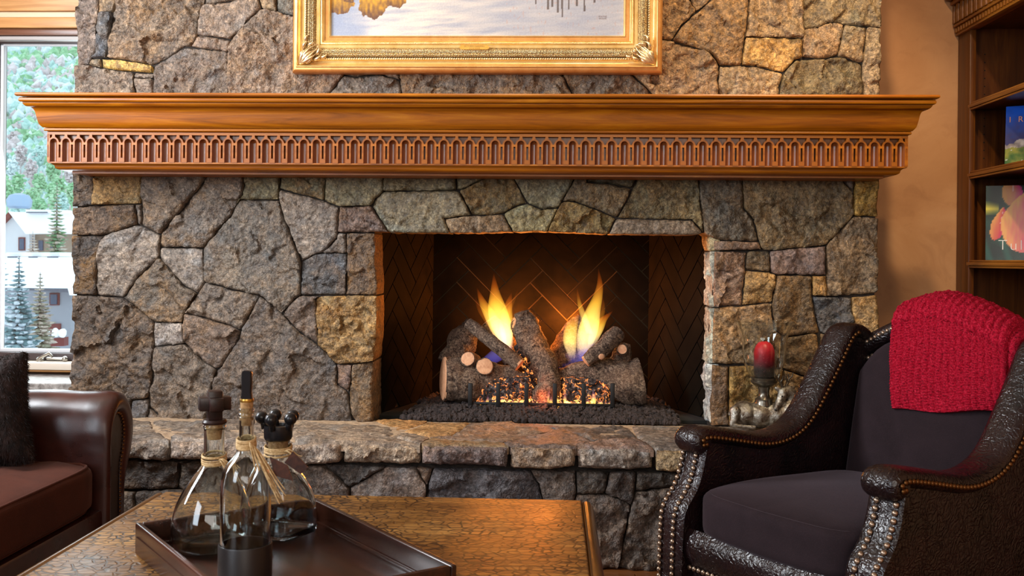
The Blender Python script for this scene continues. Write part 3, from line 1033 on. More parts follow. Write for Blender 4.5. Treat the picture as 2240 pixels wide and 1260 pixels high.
# reveal stones of the right jamb; pale tones paint in daylight falling on them
for (ya, yb_), col in (((514, 549), (176, 160, 120)), ((549, 673), (196, 196, 176)), ((673, 797), (186, 190, 172)), ((797, 933), (204, 206, 200))):
    za, zb = onY(1561, yb_, YW)[2], onY(1561, ya, YW)[2]
    g = stone_geo([(YW + .012, max(za, ZH)), (YW + .172, max(za, ZH)), (YW + .172, zb), (YW + .012, zb)], .7, depth=.03, spacing=.0075)
    o = mk('stone', (np.c_[OX1 + .004 - g[0][:, 2], g[0][:, 0], g[0][:, 1]], [f[::-1] for f in g[1]]), STONE, chim, angle=60)
    cc = srgb(*col)
    o.color = (cc[0], cc[1], cc[2], .12)
    o['grain'] = .6
# courses above the picture's upper edge and behind the mantel's ends, up to the ceiling
rs = random.Random(3)
z0 = onY(1000, -92, YW)[2]
x = XL
while x < XR - .1:
    w = min(rs.uniform(.32, .62), XR - x)
    if XR - x - w < .15: w = XR - x
    zc = z0
    while zc < 2.84:
        h = min(rs.uniform(.25, .45), 2.86 - zc)
        if 2.86 - zc - h < .12: h = 2.86 - zc
        g = stone_geo([(x, zc), (x + w, zc + rs.uniform(-.0, .0)), (x + w, zc + h), (x, zc + h)], 1.0, spacing=.016, depth=.06)
        o = mk('stone', (np.c_[g[0][:, 0], YW - g[0][:, 2], g[0][:, 1]], g[1]), STONE, chim, angle=60)
        c = srgb(*rs.choice([GR, LT, TN, BR]), SK)
        o.color = (c[0], c[1], c[2], .25)
        o['grain'] = .9
        zc += h
    x += w
# side faces of the chimney (returns to the back wall)
for sx, X in ((-1, XL), (1, XR)):
    zc = .0
    while zc < 2.84:
        h = min(rs.uniform(.3, .5), 2.86 - zc)
        if 2.86 - zc - h < .12: h = 2.86 - zc
        g = stone_geo([(YW + .07, zc), (YB - .002, zc), (YB - .002, zc + h), (YW + .07, zc + h)], 1.0, spacing=.02, depth=.012)
        o = mk('stone', (np.c_[X + sx * (g[0][:, 2] - .012), g[0][:, 0], g[0][:, 1]], g[1] if sx > 0 else [f[::-1] for f in g[1]]), STONE, chim, angle=60)
        c = srgb(*rs.choice([GR, LT, TN, BR]), SK)
        o.color = (c[0], c[1], c[2], .25)
        o['grain'] = .9
        zc += h

# ------------------------------------------------------------------ raised hearth
hearth = thing('hearth', 'raised stone hearth with thick rock slabs before the fire', 'hearth', loc=((XL + XR) / 2, YH + .2, 0))
mk('mortar_bed', box(XL + .02, XR - .02, YH + .07, YW + .02, 0, ZH - .012), MORTAR, hearth, smooth=False)
mk('top_mortar', box(XL + .02, XR - .02, YH + .045, YW + .018, ZH - .013, ZH - .006), MORTAR_L, hearth, smooth=False)
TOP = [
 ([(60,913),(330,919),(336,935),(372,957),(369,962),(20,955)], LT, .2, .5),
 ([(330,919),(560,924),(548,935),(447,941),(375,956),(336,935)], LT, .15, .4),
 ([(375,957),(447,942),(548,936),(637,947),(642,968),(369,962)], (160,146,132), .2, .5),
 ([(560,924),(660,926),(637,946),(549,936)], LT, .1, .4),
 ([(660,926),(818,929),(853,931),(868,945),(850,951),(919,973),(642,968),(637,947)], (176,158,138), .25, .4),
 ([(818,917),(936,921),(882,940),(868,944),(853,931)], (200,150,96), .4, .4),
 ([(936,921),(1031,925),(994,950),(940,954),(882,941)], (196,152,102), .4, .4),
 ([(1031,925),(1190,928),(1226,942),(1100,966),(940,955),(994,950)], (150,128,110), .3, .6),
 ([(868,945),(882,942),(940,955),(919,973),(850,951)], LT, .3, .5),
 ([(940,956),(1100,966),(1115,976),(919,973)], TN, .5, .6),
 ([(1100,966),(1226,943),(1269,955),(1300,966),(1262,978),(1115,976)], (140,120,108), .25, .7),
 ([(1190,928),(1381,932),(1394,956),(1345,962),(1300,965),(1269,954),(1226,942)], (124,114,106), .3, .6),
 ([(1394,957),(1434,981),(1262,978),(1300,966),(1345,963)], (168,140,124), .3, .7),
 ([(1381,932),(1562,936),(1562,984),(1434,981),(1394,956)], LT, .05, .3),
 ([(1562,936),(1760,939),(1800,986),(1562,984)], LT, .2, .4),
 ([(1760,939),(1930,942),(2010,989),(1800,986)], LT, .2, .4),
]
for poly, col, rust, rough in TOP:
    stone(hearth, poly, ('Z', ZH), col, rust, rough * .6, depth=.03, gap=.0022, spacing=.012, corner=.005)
FRONT = [(8, 369, GR, .25), (369, 560, (150,132,116), .3), (560, 745, (160,142,124), .3), (745, 919, (166,146,122), .4), (919, 1113, (106,88,82), .3),
         (1113, 1262, (148,126,104), .5), (1262, 1434, (160,146,130), .2), (1434, 1600, (168,140,96), .5), (1600, 1800, LT, .3), (1800, 2000, GR, .3)]
def yt(x): return onY(x, 900, YH) is not None and (963 + (x - 369) * .0155)
for a, b, col, rust in FRONT:
    ta, tb = [onY(a, 963, YH), onY(b, 963, YH)]
    xa, xb = onZ(a, 963 + (a - 369) * .0198, ZH)[0], onZ(b, 963 + (b - 369) * .0198, ZH)[0]
    zb = ZH - .070
    rr = random.Random(a)
    g = stone_geo([(xa, zb + rr.uniform(-.006, .006)), ((xa + xb) / 2, zb + rr.uniform(-.012, .004)), (xb, zb + rr.uniform(-.006, .006)), (xb, ZH - .001), (xa, ZH - .001)], 1.5, gap=.006, depth=.10, spacing=.0085, corner=.014)
    o = mk('slab_stone', (np.c_[g[0][:, 0], YH - g[0][:, 2], g[0][:, 1]], g[1]), STONE, hearth, angle=60)
    c = srgb(*[min(235, k + 26) for k in col], SK)
    o.color = (c[0], c[1], c[2], rust)
    o['grain'] = 1.0
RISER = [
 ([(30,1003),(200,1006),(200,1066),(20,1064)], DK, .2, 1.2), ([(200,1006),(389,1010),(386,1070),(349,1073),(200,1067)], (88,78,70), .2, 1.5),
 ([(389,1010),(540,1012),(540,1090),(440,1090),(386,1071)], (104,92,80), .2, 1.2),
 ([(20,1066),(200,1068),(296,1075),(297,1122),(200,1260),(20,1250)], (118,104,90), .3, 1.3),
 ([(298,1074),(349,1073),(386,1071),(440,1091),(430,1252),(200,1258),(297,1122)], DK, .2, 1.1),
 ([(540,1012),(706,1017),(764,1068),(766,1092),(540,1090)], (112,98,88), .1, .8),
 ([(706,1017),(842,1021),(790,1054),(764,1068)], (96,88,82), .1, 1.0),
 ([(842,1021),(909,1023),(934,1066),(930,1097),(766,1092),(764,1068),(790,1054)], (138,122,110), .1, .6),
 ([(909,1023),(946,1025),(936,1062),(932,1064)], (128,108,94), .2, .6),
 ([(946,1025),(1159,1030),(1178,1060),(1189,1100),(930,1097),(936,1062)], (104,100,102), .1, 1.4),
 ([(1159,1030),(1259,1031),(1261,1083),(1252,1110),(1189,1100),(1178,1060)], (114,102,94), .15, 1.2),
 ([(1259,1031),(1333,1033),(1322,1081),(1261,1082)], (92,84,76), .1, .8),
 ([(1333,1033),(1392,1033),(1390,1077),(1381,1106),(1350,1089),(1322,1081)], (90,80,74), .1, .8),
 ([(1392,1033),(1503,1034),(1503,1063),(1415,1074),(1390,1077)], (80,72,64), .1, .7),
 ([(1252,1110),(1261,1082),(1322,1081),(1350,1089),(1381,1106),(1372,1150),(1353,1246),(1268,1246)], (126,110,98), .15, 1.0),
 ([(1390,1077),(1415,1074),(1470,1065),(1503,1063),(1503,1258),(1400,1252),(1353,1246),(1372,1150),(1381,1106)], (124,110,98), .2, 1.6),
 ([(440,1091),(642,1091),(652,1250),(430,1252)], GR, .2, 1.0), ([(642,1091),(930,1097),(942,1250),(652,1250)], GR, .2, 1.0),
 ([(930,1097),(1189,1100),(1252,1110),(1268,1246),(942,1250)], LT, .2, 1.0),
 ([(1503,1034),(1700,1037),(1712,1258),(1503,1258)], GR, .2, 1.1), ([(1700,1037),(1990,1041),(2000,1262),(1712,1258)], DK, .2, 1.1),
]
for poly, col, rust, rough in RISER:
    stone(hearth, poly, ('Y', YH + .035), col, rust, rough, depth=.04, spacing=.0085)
mk('side_stone', box(XR - .03, XR, YH + .06, YW + .05, 0, ZH - .01, .008), STONE, hearth).color = (*srgb(*GR)[:3], .2)
mk('side_stone', box(XL, XL + .03, YH + .06, YW + .05, 0, ZH - .01, .008), STONE, hearth).color = (*srgb(*GR)[:3], .2)

# ------------------------------------------------------------------ mantel shelf
def md(x):                                     # projection of a moulding from its outline at the mitred left end
    return None

MXC, MHW = -.3035, 1.5035                      # centre and half width of the frieze (projection .20)
def prof_pt(px, py):
    # outline points of the mitred left end: X = MXC - MHW - (d - .2) on the plane Y = YW - d
    d = .2
    for _ in range(20):
        X = onY(px, py, YW - d)[0]
        d = .2 + (MXC - MHW - X)
    return d, onY(px, py, YW - d)[2]

def mitred(profile, y_back=0.0):
    rows = []
    for d, z in profile:
        hw = MHW + (d - .2)
        rows.append([(MXC - hw, YW - y_back, z), (MXC - hw, YW - d, z), (MXC + hw, YW - d, z), (MXC + hw, YW - y_back, z)])
    V, Fc = strip(rows)
    n = len(rows)
    Fc.append([0, 1, 2, 3])
    Fc.append([(n - 1) * 4 + k for k in (3, 2, 1, 0)])
    return V, Fc

def rounded(pts, n=4):
    return [tuple(p) for p in smooth_path(pts, n)]

mantel = thing('mantel_shelf', 'long honey-coloured wooden mantel shelf with a carved arched frieze', 'mantel', loc=(MXC, YW - .15, 1.27))
pp = lambda *l: [prof_pt(x, y) for x, y in l]
dtop, ztop = prof_pt(36, 202)
nose = [(.06, ztop)] + [(dtop - .004, ztop)] + pp((34, 202), (32, 203.5), (31.2, 205.5), (32, 207.5), (35, 209.5), (39, 210.6), (45, 211.4)) + [(.06, prof_pt(46, 212)[1])]
mk('top_board', mitred(nose), HONEY, mantel, angle=25)
bead = [(.06, prof_pt(48, 212.5)[1])] + pp((44, 212.6), (41, 214), (39.6, 216), (39.4, 218), (41, 220.6), (44, 222.3), (48, 223)) + [(.06, prof_pt(50, 223.5)[1])]
mk('bead_moulding', mitred(bead), HONEY, mantel, angle=25)
crown = rounded(pp((48.5, 223.5), (50, 227), (56.5, 232), (68, 235), (75.5, 242), (80, 257), (85, 271), (94, 279)), 3) + [(.12, prof_pt(97, 280)[1])]
crown = [(.06, prof_pt(48.5, 223.5)[1])] + crown
mk('crown_moulding', mitred(crown), HONEY, mantel, angle=25)
fil = [(.1, prof_pt(96, 280)[1])] + rounded(pp((97, 280), (95, 283.5), (97, 286), (104, 288))) + [(.1, prof_pt(105, 288.5)[1])]
mk('fillet_moulding', mitred(fil), HONEY, mantel, angle=25)
FZ1, FZ0 = prof_pt(104, 288.5)[1], prof_pt(103, 354)[1]
DF = .200
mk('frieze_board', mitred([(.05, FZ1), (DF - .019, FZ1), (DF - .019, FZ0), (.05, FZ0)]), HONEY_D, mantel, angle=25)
base = [(.05, FZ0 + .001)] + [(DF - .002, FZ0 + .001), (DF - .002, FZ0 - .004)] + rounded(pp((108, 355), (113, 358.5), (117.5, 361)), 2) + rounded(pp((119, 362), (121.5, 368), (131, 372)), 3) + pp((150, 374),) + [(.05, prof_pt(150, 374)[1])]
mk('base_moulding', mitred(base), HONEY, mantel, angle=25)
foot = [(.02, prof_pt(158, 374)[1])] + pp((158, 374), (158, 379)) + [(.02, prof_pt(158, 379)[1])]
mk('foot_fillet', mitred(foot), HONEY, mantel, angle=25)
# carved arcade: one panel per arch, all alike
NA = 67
per = 2 * MHW / NA
H = FZ1 - FZ0
def arch(xc, r, z0, zs, n=10):
    return [(xc - r, z0), (xc + r, z0)] + [(xc + r * math.cos(a), zs + r * math.sin(a)) for a in np.linspace(0, math.pi, n)]
rs_, rb = per * .285, per * .40
zsp = H * .66
sl_ = per * .075
zap = zsp + rs_
arcL = [(rs_ * math.cos(a), zsp + rs_ * math.sin(a)) for a in np.linspace(math.pi / 2, 0, 9)]
outer = [(rs_, 0), (per - rs_, 0)] + [(per - x, z) for x, z in arcL[::-1]] + [(per, H), (0, H)] + arcL
slot = [(per / 2 - sl_, H * .15), (per / 2 + sl_, H * .15), (per / 2 + sl_, H * .58), (per / 2 - sl_, H * .58)]
ra = rb + .0006
hs = [(per / 2 + per * .045, H * .655)] + [(per - ra * math.cos(a), zsp + ra * math.sin(a)) for a in np.linspace(math.radians(24), math.radians(70), 6)] + [(per * .90, H * .91)]
hs = [(per - x, z) for x, z in hs] + hs[::-1]
slab = extrude(outer, [slot, hs], -.011, 0)
rows = []
for t in np.linspace(0, 1, 12):
    z = .002 + t * (zsp - .002)
    rows.append([(rs_ * math.sin(a), -.0105 + .0165 * math.cos(a), z) for a in np.linspace(-math.pi / 2, math.pi / 2, 9)])
for b in np.linspace(.15, math.pi / 2, 6):
    rows.append([(rs_ * math.sin(a) * math.cos(b), -.0105 + .0165 * math.cos(a) * math.cos(b), zsp + rs_ * math.sin(b)) for a in np.linspace(-math.pi / 2, math.pi / 2, 9)])
flute_me = shape_mesh('flute', strip(rows), wood_mat('cherry_wood_flute', srgb(96, 48, 20), srgb(128, 70, 34), srgb(150, 90, 48), 2, .18, 1, .4), 60)
arch_me = shape_mesh('arch_panel', slab, HONEY, 30)
rp = np.array(mantel.matrix_basis.inverted())[:3, 3]
for i in range(NA - 1):
    x = MXC - MHW + per * (i + .5)
    a = inst('arch_panel', arch_me, mantel, (x + rp[0], YW - DF + .011 + rp[1], FZ0 + rp[2]))
    inst('flute', flute_me, a, (0, 0, 0))
half = [(-per / 2 - .0005, 0), (-rs_, 0)] + [(-x, z) for x, z in arcL[::-1]] + [(0, H), (-per / 2 - .0005, H)]
hhole = [(-per / 2 + .002, H * .655), (-per / 2 + per * .045, H * .655)] + [(-ra * math.cos(a), zsp + ra * math.sin(a)) for a in np.linspace(math.radians(24), math.radians(70), 6)] + [(-per * .10, H * .91), (-per / 2 + .002, H * .91)]
hslot = [(-per / 2 + .0022, H * .15), (-per / 2 + .0022 + sl_, H * .15), (-per / 2 + .0022 + sl_, H * .58), (-per / 2 + .0022, H * .58)]
eg = extrude(half, [hhole, hslot], -.011, 0)
for sgn, ii in ((1, 0), (-1, NA - 1)):
    x = MXC - MHW + per * (ii + .5)
    V = eg[0] * np.array([sgn, 1, 1]) + np.array((x, YW - DF + .011, FZ0))
    e_ = mk('arch_end_panel', (V, eg[1] if sgn > 0 else [f[::-1] for f in eg[1]]), HONEY, mantel, smooth=False)
    if sgn < 0:
        mk('flute', (np.asarray([v.co[:] for v in flute_me.vertices]) + np.array((x, YW - DF + .011, FZ0)), [list(q.vertices) for q in flute_me.polygons]), flute_me.materials[0], e_, angle=60)
for s in (-1, 1):
    mk('end_panel', box(MXC + s * (MHW - .004) - .005, MXC + s * (MHW - .004) + .004, YW - DF + .002, YW, FZ0, FZ1), HONEY, mantel)

# ------------------------------------------------------------------ firebox
fb = thing('firebox', 'dark sooty firebox lined with herringbone firebrick', 'firebox', loc=(-.05, YW + .4, ZH))
FY0, FY1 = YW + .172, 4.30
BX0, BX1 = -.532, .404
FZT = 1.5
JOINT = simple('firebox_joint', srgb(70, 56, 34), .9)
mk('back_shell', join(box(OX0 - .03, OX1 + .03, FY1 + .03, FY1 + .05, ZH, FZT)), SOOT, fb, smooth=False)
mk('ceiling_shell', box(OX0 - .03, OX1 + .03, FY0, FY1 + .05, FZT, FZT + .02), SOOT, fb, smooth=False)
mk('floor_plate', box(OX0 - .02, OX1 + .02, FY0 - .04, FY1 + .03, ZH - .014, ZH - .004), SOOT, fb, smooth=False)
def panel(p0, p1, name):
    """upright firebrick panel from p0 to p1 (plan), faced with herringbone bricks"""
    p0, p1 = np.array(p0), np.array(p1)
    u = p1 - p0
    L = np.linalg.norm(u)
    u /= L
    nrm = np.array([u[1], -u[0]])
    Hh = FZT - ZH
    back = mk(name, ([(*(p0 + nrm * -.002), ZH), (*(p1 + nrm * -.002), ZH), (*(p1 + nrm * -.002), FZT), (*(p0 + nrm * -.002), FZT),
                      (*(p0 + nrm * -.03), ZH), (*(p1 + nrm * -.03), ZH), (*(p1 + nrm * -.03), FZT), (*(p0 + nrm * -.03), FZT)],
                     [[0, 1, 2, 3], [7, 6, 5, 4], [0, 4, 5, 1], [3, 2, 6, 7], [1, 5, 6, 2], [0, 3, 7, 4]]), JOINT, fb, smooth=False)
    bw = .075
    bl = bw * 3
    c45 = math.sqrt(.5)
    done = 0
    for i in range(-14, 30):
        for j in range(-8, 12):
            for typ in (0, 1):
                # herringbone lattice of 3:1 bricks in rotated coordinates
                ax, ay = i * bw, i * bw + j * 2 * bl
                r = (ax, ax + bl, ay, ay + bw) if typ == 0 else (ax + bl - bl, ax + bw, ay + bw, ay + bw + bl)
                q = [(r[0] + .0022, r[2] + .0022), (r[1] - .0022, r[2] + .0022), (r[1] - .0022, r[3] - .0022), (r[0] + .0022, r[3] - .0022)]
                w = [((a - b) * c45, (a + b) * c45 - .35) for a, b in q]
                # clip to the panel
                for k, (lo, sgn) in ((0, (0.0, 1)), (0, (L, -1)), (1, (0.0, 1)), (1, (Hh, -1))):
                    o2 = []
                    for m in range(len(w)):
                        A, B = w[m], w[(m + 1) % len(w)]
                        da, db = (A[k] - lo) * sgn, (B[k] - lo) * sgn
                        if da >= 0: o2.append(A)
                        if da * db < 0:
                            t = da / (da - db)
                            o2.append((A[0] + (B[0] - A[0]) * t, A[1] + (B[1] - A[1]) * t))
                    w = o2
                    if len(w) < 3: break
                if len(w) < 3: continue
                ar = abs(sum(w[m][0] * w[(m + 1) % len(w)][1] - w[(m + 1) % len(w)][0] * w[m][1] for m in range(len(w)))) / 2
                if ar < .0006: continue
                n = len(w)
                lift = .004 + random.Random(i * 77 + j * 5 + typ).uniform(0, .0012)
                f = [(*(p0 + u * a + nrm * lift), ZH + b) for a, b in w]
                bk = [(*(p0 + u * a + nrm * -.004), ZH + b) for a, b in w]
                Fc = [list(range(n)), [n + m for m in range(n)][::-1]] + [[m, n + m, n + (m + 1) % n, (m + 1) % n] for m in range(n)]
                mk('firebrick', (f + bk, Fc), FIREBRICK, back, smooth=False)
                done += 1
    return done
panel((OX0 - .02, FY0), (BX0, FY1), 'side_panel')
panel((BX0, FY1), (BX1, FY1), 'back_panel')
panel((BX1, FY1), (OX1 + .02, FY0), 'side_panel')

# lava rock bed (nobody could count it)
rg = np.random.RandomState(4)
ico = bmesh.new()
bmesh.ops.create_icosphere(ico, subdivisions=1, radius=1)
IV, IF = bm_geo(ico)
def mound(x, y):
    cx = (x + .05) / .56
    hgt = .036 * max(0, 1 - abs(cx) ** 3.0) * min(1, max(0, (y - 3.68) / .12) ** .7)
    return hgt
parts = []
N = 0
for _ in range(5200):
    x = rg.uniform(-.60, .52)
    y = 3.675 + rg.rand() ** 1.5 * .56
    if abs(x + .05) > .53 - .10 * rg.rand() - .10 * max(0, y - 3.9): continue
    r = rg.uniform(.0065, .0125)
    z = ZH + mound(x, y) * rg.uniform(.75, 1.0) + r * .5
    V = IV * (1 + rg.uniform(-.28, .28, (len(IV), 1))) * r * rg.uniform(.75, 1.25, 3)
    parts.append((V + np.array([x, y, z]), IF))
lv = mk('lava_rock_bed', join(*parts), LAVA, None, smooth=False)
tag(lv, 'bed of small dark lava rocks spread over the firebox floor', 'lava rock', kind='stuff')
base_g = grid(30, 14, lambda a, b: (-.58 + a * 1.06, 3.70 + b * .52, ZH + mound(-.58 + a * 1.06, 3.70 + b * .52) * .72 - .004))

# ------------------------------------------------------------------ gas logs
def L3(px, py, Y): return onY(px, py, Y)
def log(name, label, pts, seg=9, ang=20, amp=.010, cuts=(), stubs=(), mat=BARK, endcaps=(True, True), char=None):
    """pts: (px, py, depth, radius in px)"""
    P = np.array([[*L3(x, y, Y), r / (F_PX / Y)] for x, y, Y, r in pts])
    S = smooth_path(P, seg)
    T = thing(name, label, 'log', loc=tuple(P[:, :3].mean(0) * (1, 1, 0) + (0, 0, P[:, 2].min())), group='gas logs on the grate')
    g = tube(S[:, :3], S[:, 3], 26)
    V, Fc = g
    sd = abs(hash(label)) % 97 if False else sum(map(ord, label)) % 97
    n = 26
    C = np.repeat(S[:, :3], n, 0)
    R = np.repeat(S[:, 3], n)
    D = V - C
    D /= np.linalg.norm(D, axis=1)[:, None] + 1e-9
    ax = P[-1, :3] - P[0, :3]
    ax /= np.linalg.norm(ax)
    h = []
    for v in V:
        al = v - ax * (v @ ax) * .62
        h.append(noise.ridged_multi_fractal(Vector(al * 60 + sd), .9, 2.1, 4, .9, 2.0) * .5 + noise.noise(Vector(v * 22 + sd)) * .9)
    V = V + D * (np.array(h) - .5)[:, None] * amp * np.minimum(R / .03, 1.3)[:, None]
    # thicker mesh rows are enough for the ridges; body
    body = mk('bark_body', (V, Fc), mat, T, angle=75)
    for e, on in ((0, endcaps[0]), (-1, endcaps[1])):
        if not on: continue
        t = (S[1, :3] - S[0, :3]) * -1 if e == 0 else S[-1, :3] - S[-2, :3]
        t /= np.linalg.norm(t)
        c = S[e, :3] + t * .002
        r = S[e, 3] * .93
        q = Vector(t).to_track_quat('Z', 'Y').to_matrix().to_4x4()
        gl = lathe([(0.0, .003), (r * .5, .003), (r * .97, .001), (r, -.006)], 24)
        v2 = gl[0].copy()
        v2[:, :2] *= (1 + .06 * np.sin(np.arctan2(v2[:, 1], v2[:, 0]) * 3 + sd))[:, None]
        v2 = v2 @ np.array(q)[:3, :3].T + c
        mk('cut_end', (v2, gl[1]), CUT, T, angle=60)
    for (x, y, Y, r, dx, dy, dz) in stubs:          # sawn-off branch: px, depth, radius px, direction
        c = L3(x, y, Y)
        rr = r / (F_PX / Y)
        d = np.array((dx, dy, dz), float)
        d /= np.linalg.norm(d)
        tb = tube([c - d * rr * 2.4, c - d * rr * .8, c], [rr * 1.35, rr * 1.12, rr], 18)
        tv = vnoise(tb[0], 50, sd, .003)
        mk('branch_stub', (tv, tb[1]), BARK, T, angle=75)
        q = Vector(d).to_track_quat('Z', 'Y').to_matrix().to_4x4()
        gl = lathe([(0.0, .003), (rr * .6, .0028), (rr * .94, .0005), (rr * .98, -.006)], 20)
        mk('cut_end', (gl[0] @ np.array(q)[:3, :3].T + c, gl[1]), CUT, T, angle=60)
    return T

log('gas_log', 'big left log with a pale sawn end and two sawn branch stubs', [(970, 829, 3.880, 51), (1000, 830, 3.893, 50), (1040, 836, 3.90, 44), (1085, 822, 3.91, 28), (1130, 829, 3.915, 20), (1172, 838, 3.92, 15)],
    stubs=[(1023, 785, 3.845, 16, -.25, -1, .35), (1060, 801, 3.845, 19, .1, -1, .35)], endcaps=(True, False))
log('gas_log', 'stout grey log rising behind the left sawn log', [(985, 800, 4.0, 30), (1003, 768, 4.02, 34), (1020, 735, 4.04, 31), (1040, 712, 4.05, 22)], endcaps=(False, False))
log('gas_log', 'thin stick slanting down to the right across the left logs', [(1024, 706, 3.90, 12), (1060, 735, 3.875, 14), (1100, 768, 3.85, 15), (1136, 798, 3.83, 15)], amp=.006, endcaps=(False, True))
log('gas_log', 'dark log end standing behind the left flame', [(1070, 702, 4.15, 20), (1098, 740, 4.14, 24), (1124, 790, 4.12, 22)], endcaps=(True, False))
log('gas_log', 'tall crooked log curving down the middle of the fire', [(1142, 682, 4.02, 18), (1148, 706, 4.02, 30), (1160, 745, 3.97, 31), (1186, 785, 3.92, 29), (1200, 825, 3.88, 26), (1194, 860, 3.865, 27), (1188, 884, 3.865, 27)],
    stubs=[(1124, 706, 4.00, 12, -.9, -.4, .2)], endcaps=(False, False), amp=.013)
log('gas_log', 'charred branch forking left from the crooked middle log', [(1135, 755, 3.99, 13), (1150, 790, 3.96, 15), (1172, 815, 3.93, 13), (1186, 835, 3.91, 12)], endcaps=(False, False), mat=CHAR)
log('gas_log', 'broad log lying behind the right flame', [(1282, 700, 4.13, 22), (1262, 735, 4.12, 36), (1242, 775, 4.10, 40), (1236, 810, 4.08, 34)], endcaps=(False, False))
log('gas_log', 'big right log with a knobbly upper stub', [(1402, 833, 3.915, 50), (1372, 836, 3.91, 50), (1335, 822, 3.91, 38), (1290, 810, 3.915, 24), (1255, 814, 3.92, 19), (1226, 820, 3.925, 17)],
    stubs=[(1361, 764, 3.875, 11, -.1, -1, .3)], endcaps=(False, False))
log('gas_log', 'upright bark knob on the right log', [(1352, 800, 3.93, 26), (1362, 775, 3.94, 20), (1368, 752, 3.95, 14)], endcaps=(False, False))
log('gas_log', 'short stick leaning down to the left on the right log', [(1352, 728, 3.92, 18), (1328, 752, 3.88, 19), (1302, 774, 3.86, 17), (1281, 790, 3.85, 14)],
    stubs=[(1316, 780, 3.835, 7, .3, -1, -.1)], amp=.006, endcaps=(False, True))

# iron grate
gt = thing('fire_grate', 'black iron grate with six upright bars holding the logs', 'grate', loc=(*L3(1185, 888, 3.86)[:2], ZH))
for x in (1029, 1090, 1152, 1214, 1277, 1340):
    a, b = L3(x, 838, 3.79), L3(x, 888, 3.79)
    w = .0085
    mk('grate_bar', join(box(a[0] - w, a[0] + w, 3.784, 3.796, b[2] - .012, a[2], .003), box(a[0] - w, a[0] + w, 3.784, 4.16, b[2] - .014, b[2] - .002, .003)), IRON, gt)
a, b = L3(1024, 888, 3.795), L3(1346, 888, 3.795)
mk('front_rail', box(a[0], b[0], 3.797, 3.807, b[2] - .004, b[2] + .006, .002), IRON, gt)
mk('rear_rail', box(a[0], b[0], 4.14, 4.152, b[2] - .004, b[2] + .008, .002), IRON, gt)

# ember bed and charred lumps behind the bars
def lump(name, label, x0, x1, y0, y1, Y, mat, seed, cat='embers'):
    A, B = L3(x0, y1, Y), L3(x1, y0, Y)
    nx, nz = 46, 16
    def fn(a, b):
        x = A[0] + (B[0] - A[0]) * a
        z = A[2] + (B[2] - A[2]) * b
        e = min(1, 8 * a * (1 - a)) * min(1, 6 * (1 - b))
        h = noise.ridged_multi_fractal(Vector((x * 38, z * 38, seed)), .9, 2.1, 4, .9, 2.0)
        return (x, Y + .02 - e * (.030 + .016 * h) + .03 * b, z - .006 * h * (1 if b > .9 else 0))
    g = grid(nx, nz, fn)
    bk = grid(nx, nz, lambda a, b: (A[0] + (B[0] - A[0]) * a, Y + .07, A[2] + (B[2] - A[2]) * b), True)
    o = mk(name, join(g, bk), mat, None, angle=70)
    return tag(o, label, cat, kind='stuff')
lump('char_bed', 'charred crust with glowing cracks under the left log', 1034, 1172, 818, 882, 3.855, CHAR, 3)
lump('char_bed', 'charred crust with glowing cracks under the right log', 1222, 1345, 822, 882, 3.855, CHAR, 8)
lump('ember_bed', 'low line of bright orange embers along the grate floor', 1042, 1340, 874, 890, 3.835, EMBER, 12)

# ------------------------------------------------------------------ flames: closed bodies of burning gas
Y1, OR, WH, BLU, PUR = (1, .52, .045, 1), (1, .20, .012, 1), (1, .80, .34, 1), (.10, .12, 1, 1), (.34, .22, 1, 1)
FL = flame_mat('flame_gas', [(0, PUR, .10), (.12, (1, .72, .42, 1), .55), (.34, (1, .66, .16, 1), 1.0), (.62, Y1, .75), (.85, OR, .40), (1, (1, .13, .01, 1), .18)], 24)
FW = flame_mat('flame_wisp', [(0, Y1, .5), (.5, (1, .30, .02, 1), .30), (1, (1, .12, .01, 1), .12)], 20)
FB = flame_mat('flame_base_blue', [(0, BLU, .5), (.5, (.30, .28, 1, 1), .55), (1, (.8, .5, .5, 1), .1)], 11)
FS = flame_mat('small_flame', [(0, (1, .45, .06, 1), 1.0), (.35, (1, .62, .15, 1), .8), (.6, (1, .30, .25, 1), .35), (1, (.5, .2, .8, 1), .10)], 90)
def tongue(parent, pts, Y, mat, name='flame_tongue', flat=.75, n=14):
    P = np.array([[*L3(x, y, Y + (yo if False else 0)), w / (F_PX / Y)] for x, y, w, *_ in [(p + (0,))[:4] for p in pts] for yo in (0,)])
    S = smooth_path(P, 7)
    S[:, 3] = np.maximum(S[:, 3] * 1.12, .0004)
    V = []
    for p in S:
        for j in range(n):
            a = 2 * math.pi * j / n
            V.append((p[0] + p[3] * math.cos(a), p[1] + p[3] * flat * math.sin(a), p[2]))
    m = len(S)
    Fc = [[i * n + j, i * n + (j + 1) % n, (i + 1) * n + (j + 1) % n, (i + 1) * n + j] for i in range(m - 1) for j in range(n)]
    Fc += [list(range(n))[::-1], [(m - 1) * n + j for j in range(n)]]
    bm = bmesh.new()
    vs = [bm.verts.new(v) for v in V]
    for f in Fc: bm.faces.new([vs[k] for k in f])
    bmesh.ops.recalc_face_normals(bm, faces=list(bm.faces))
    return mk(name, bm_geo(bm), mat, parent, angle=180)
def fire_light(name, px, py, Y, power, col, rad):
    ld = bpy.data.lights.new(name, 'POINT')
    ld.energy, ld.color, ld.shadow_soft_size = power, col, rad
    o = bpy.data.objects.new(name, ld)
    COL.objects.link(o)
    o.location = L3(px, py, Y)
fA = thing('flame', 'forked yellow flame rising between the left logs', 'flame', loc=tuple(L3(1105, 780, 4.03)), group='flames of the fire')
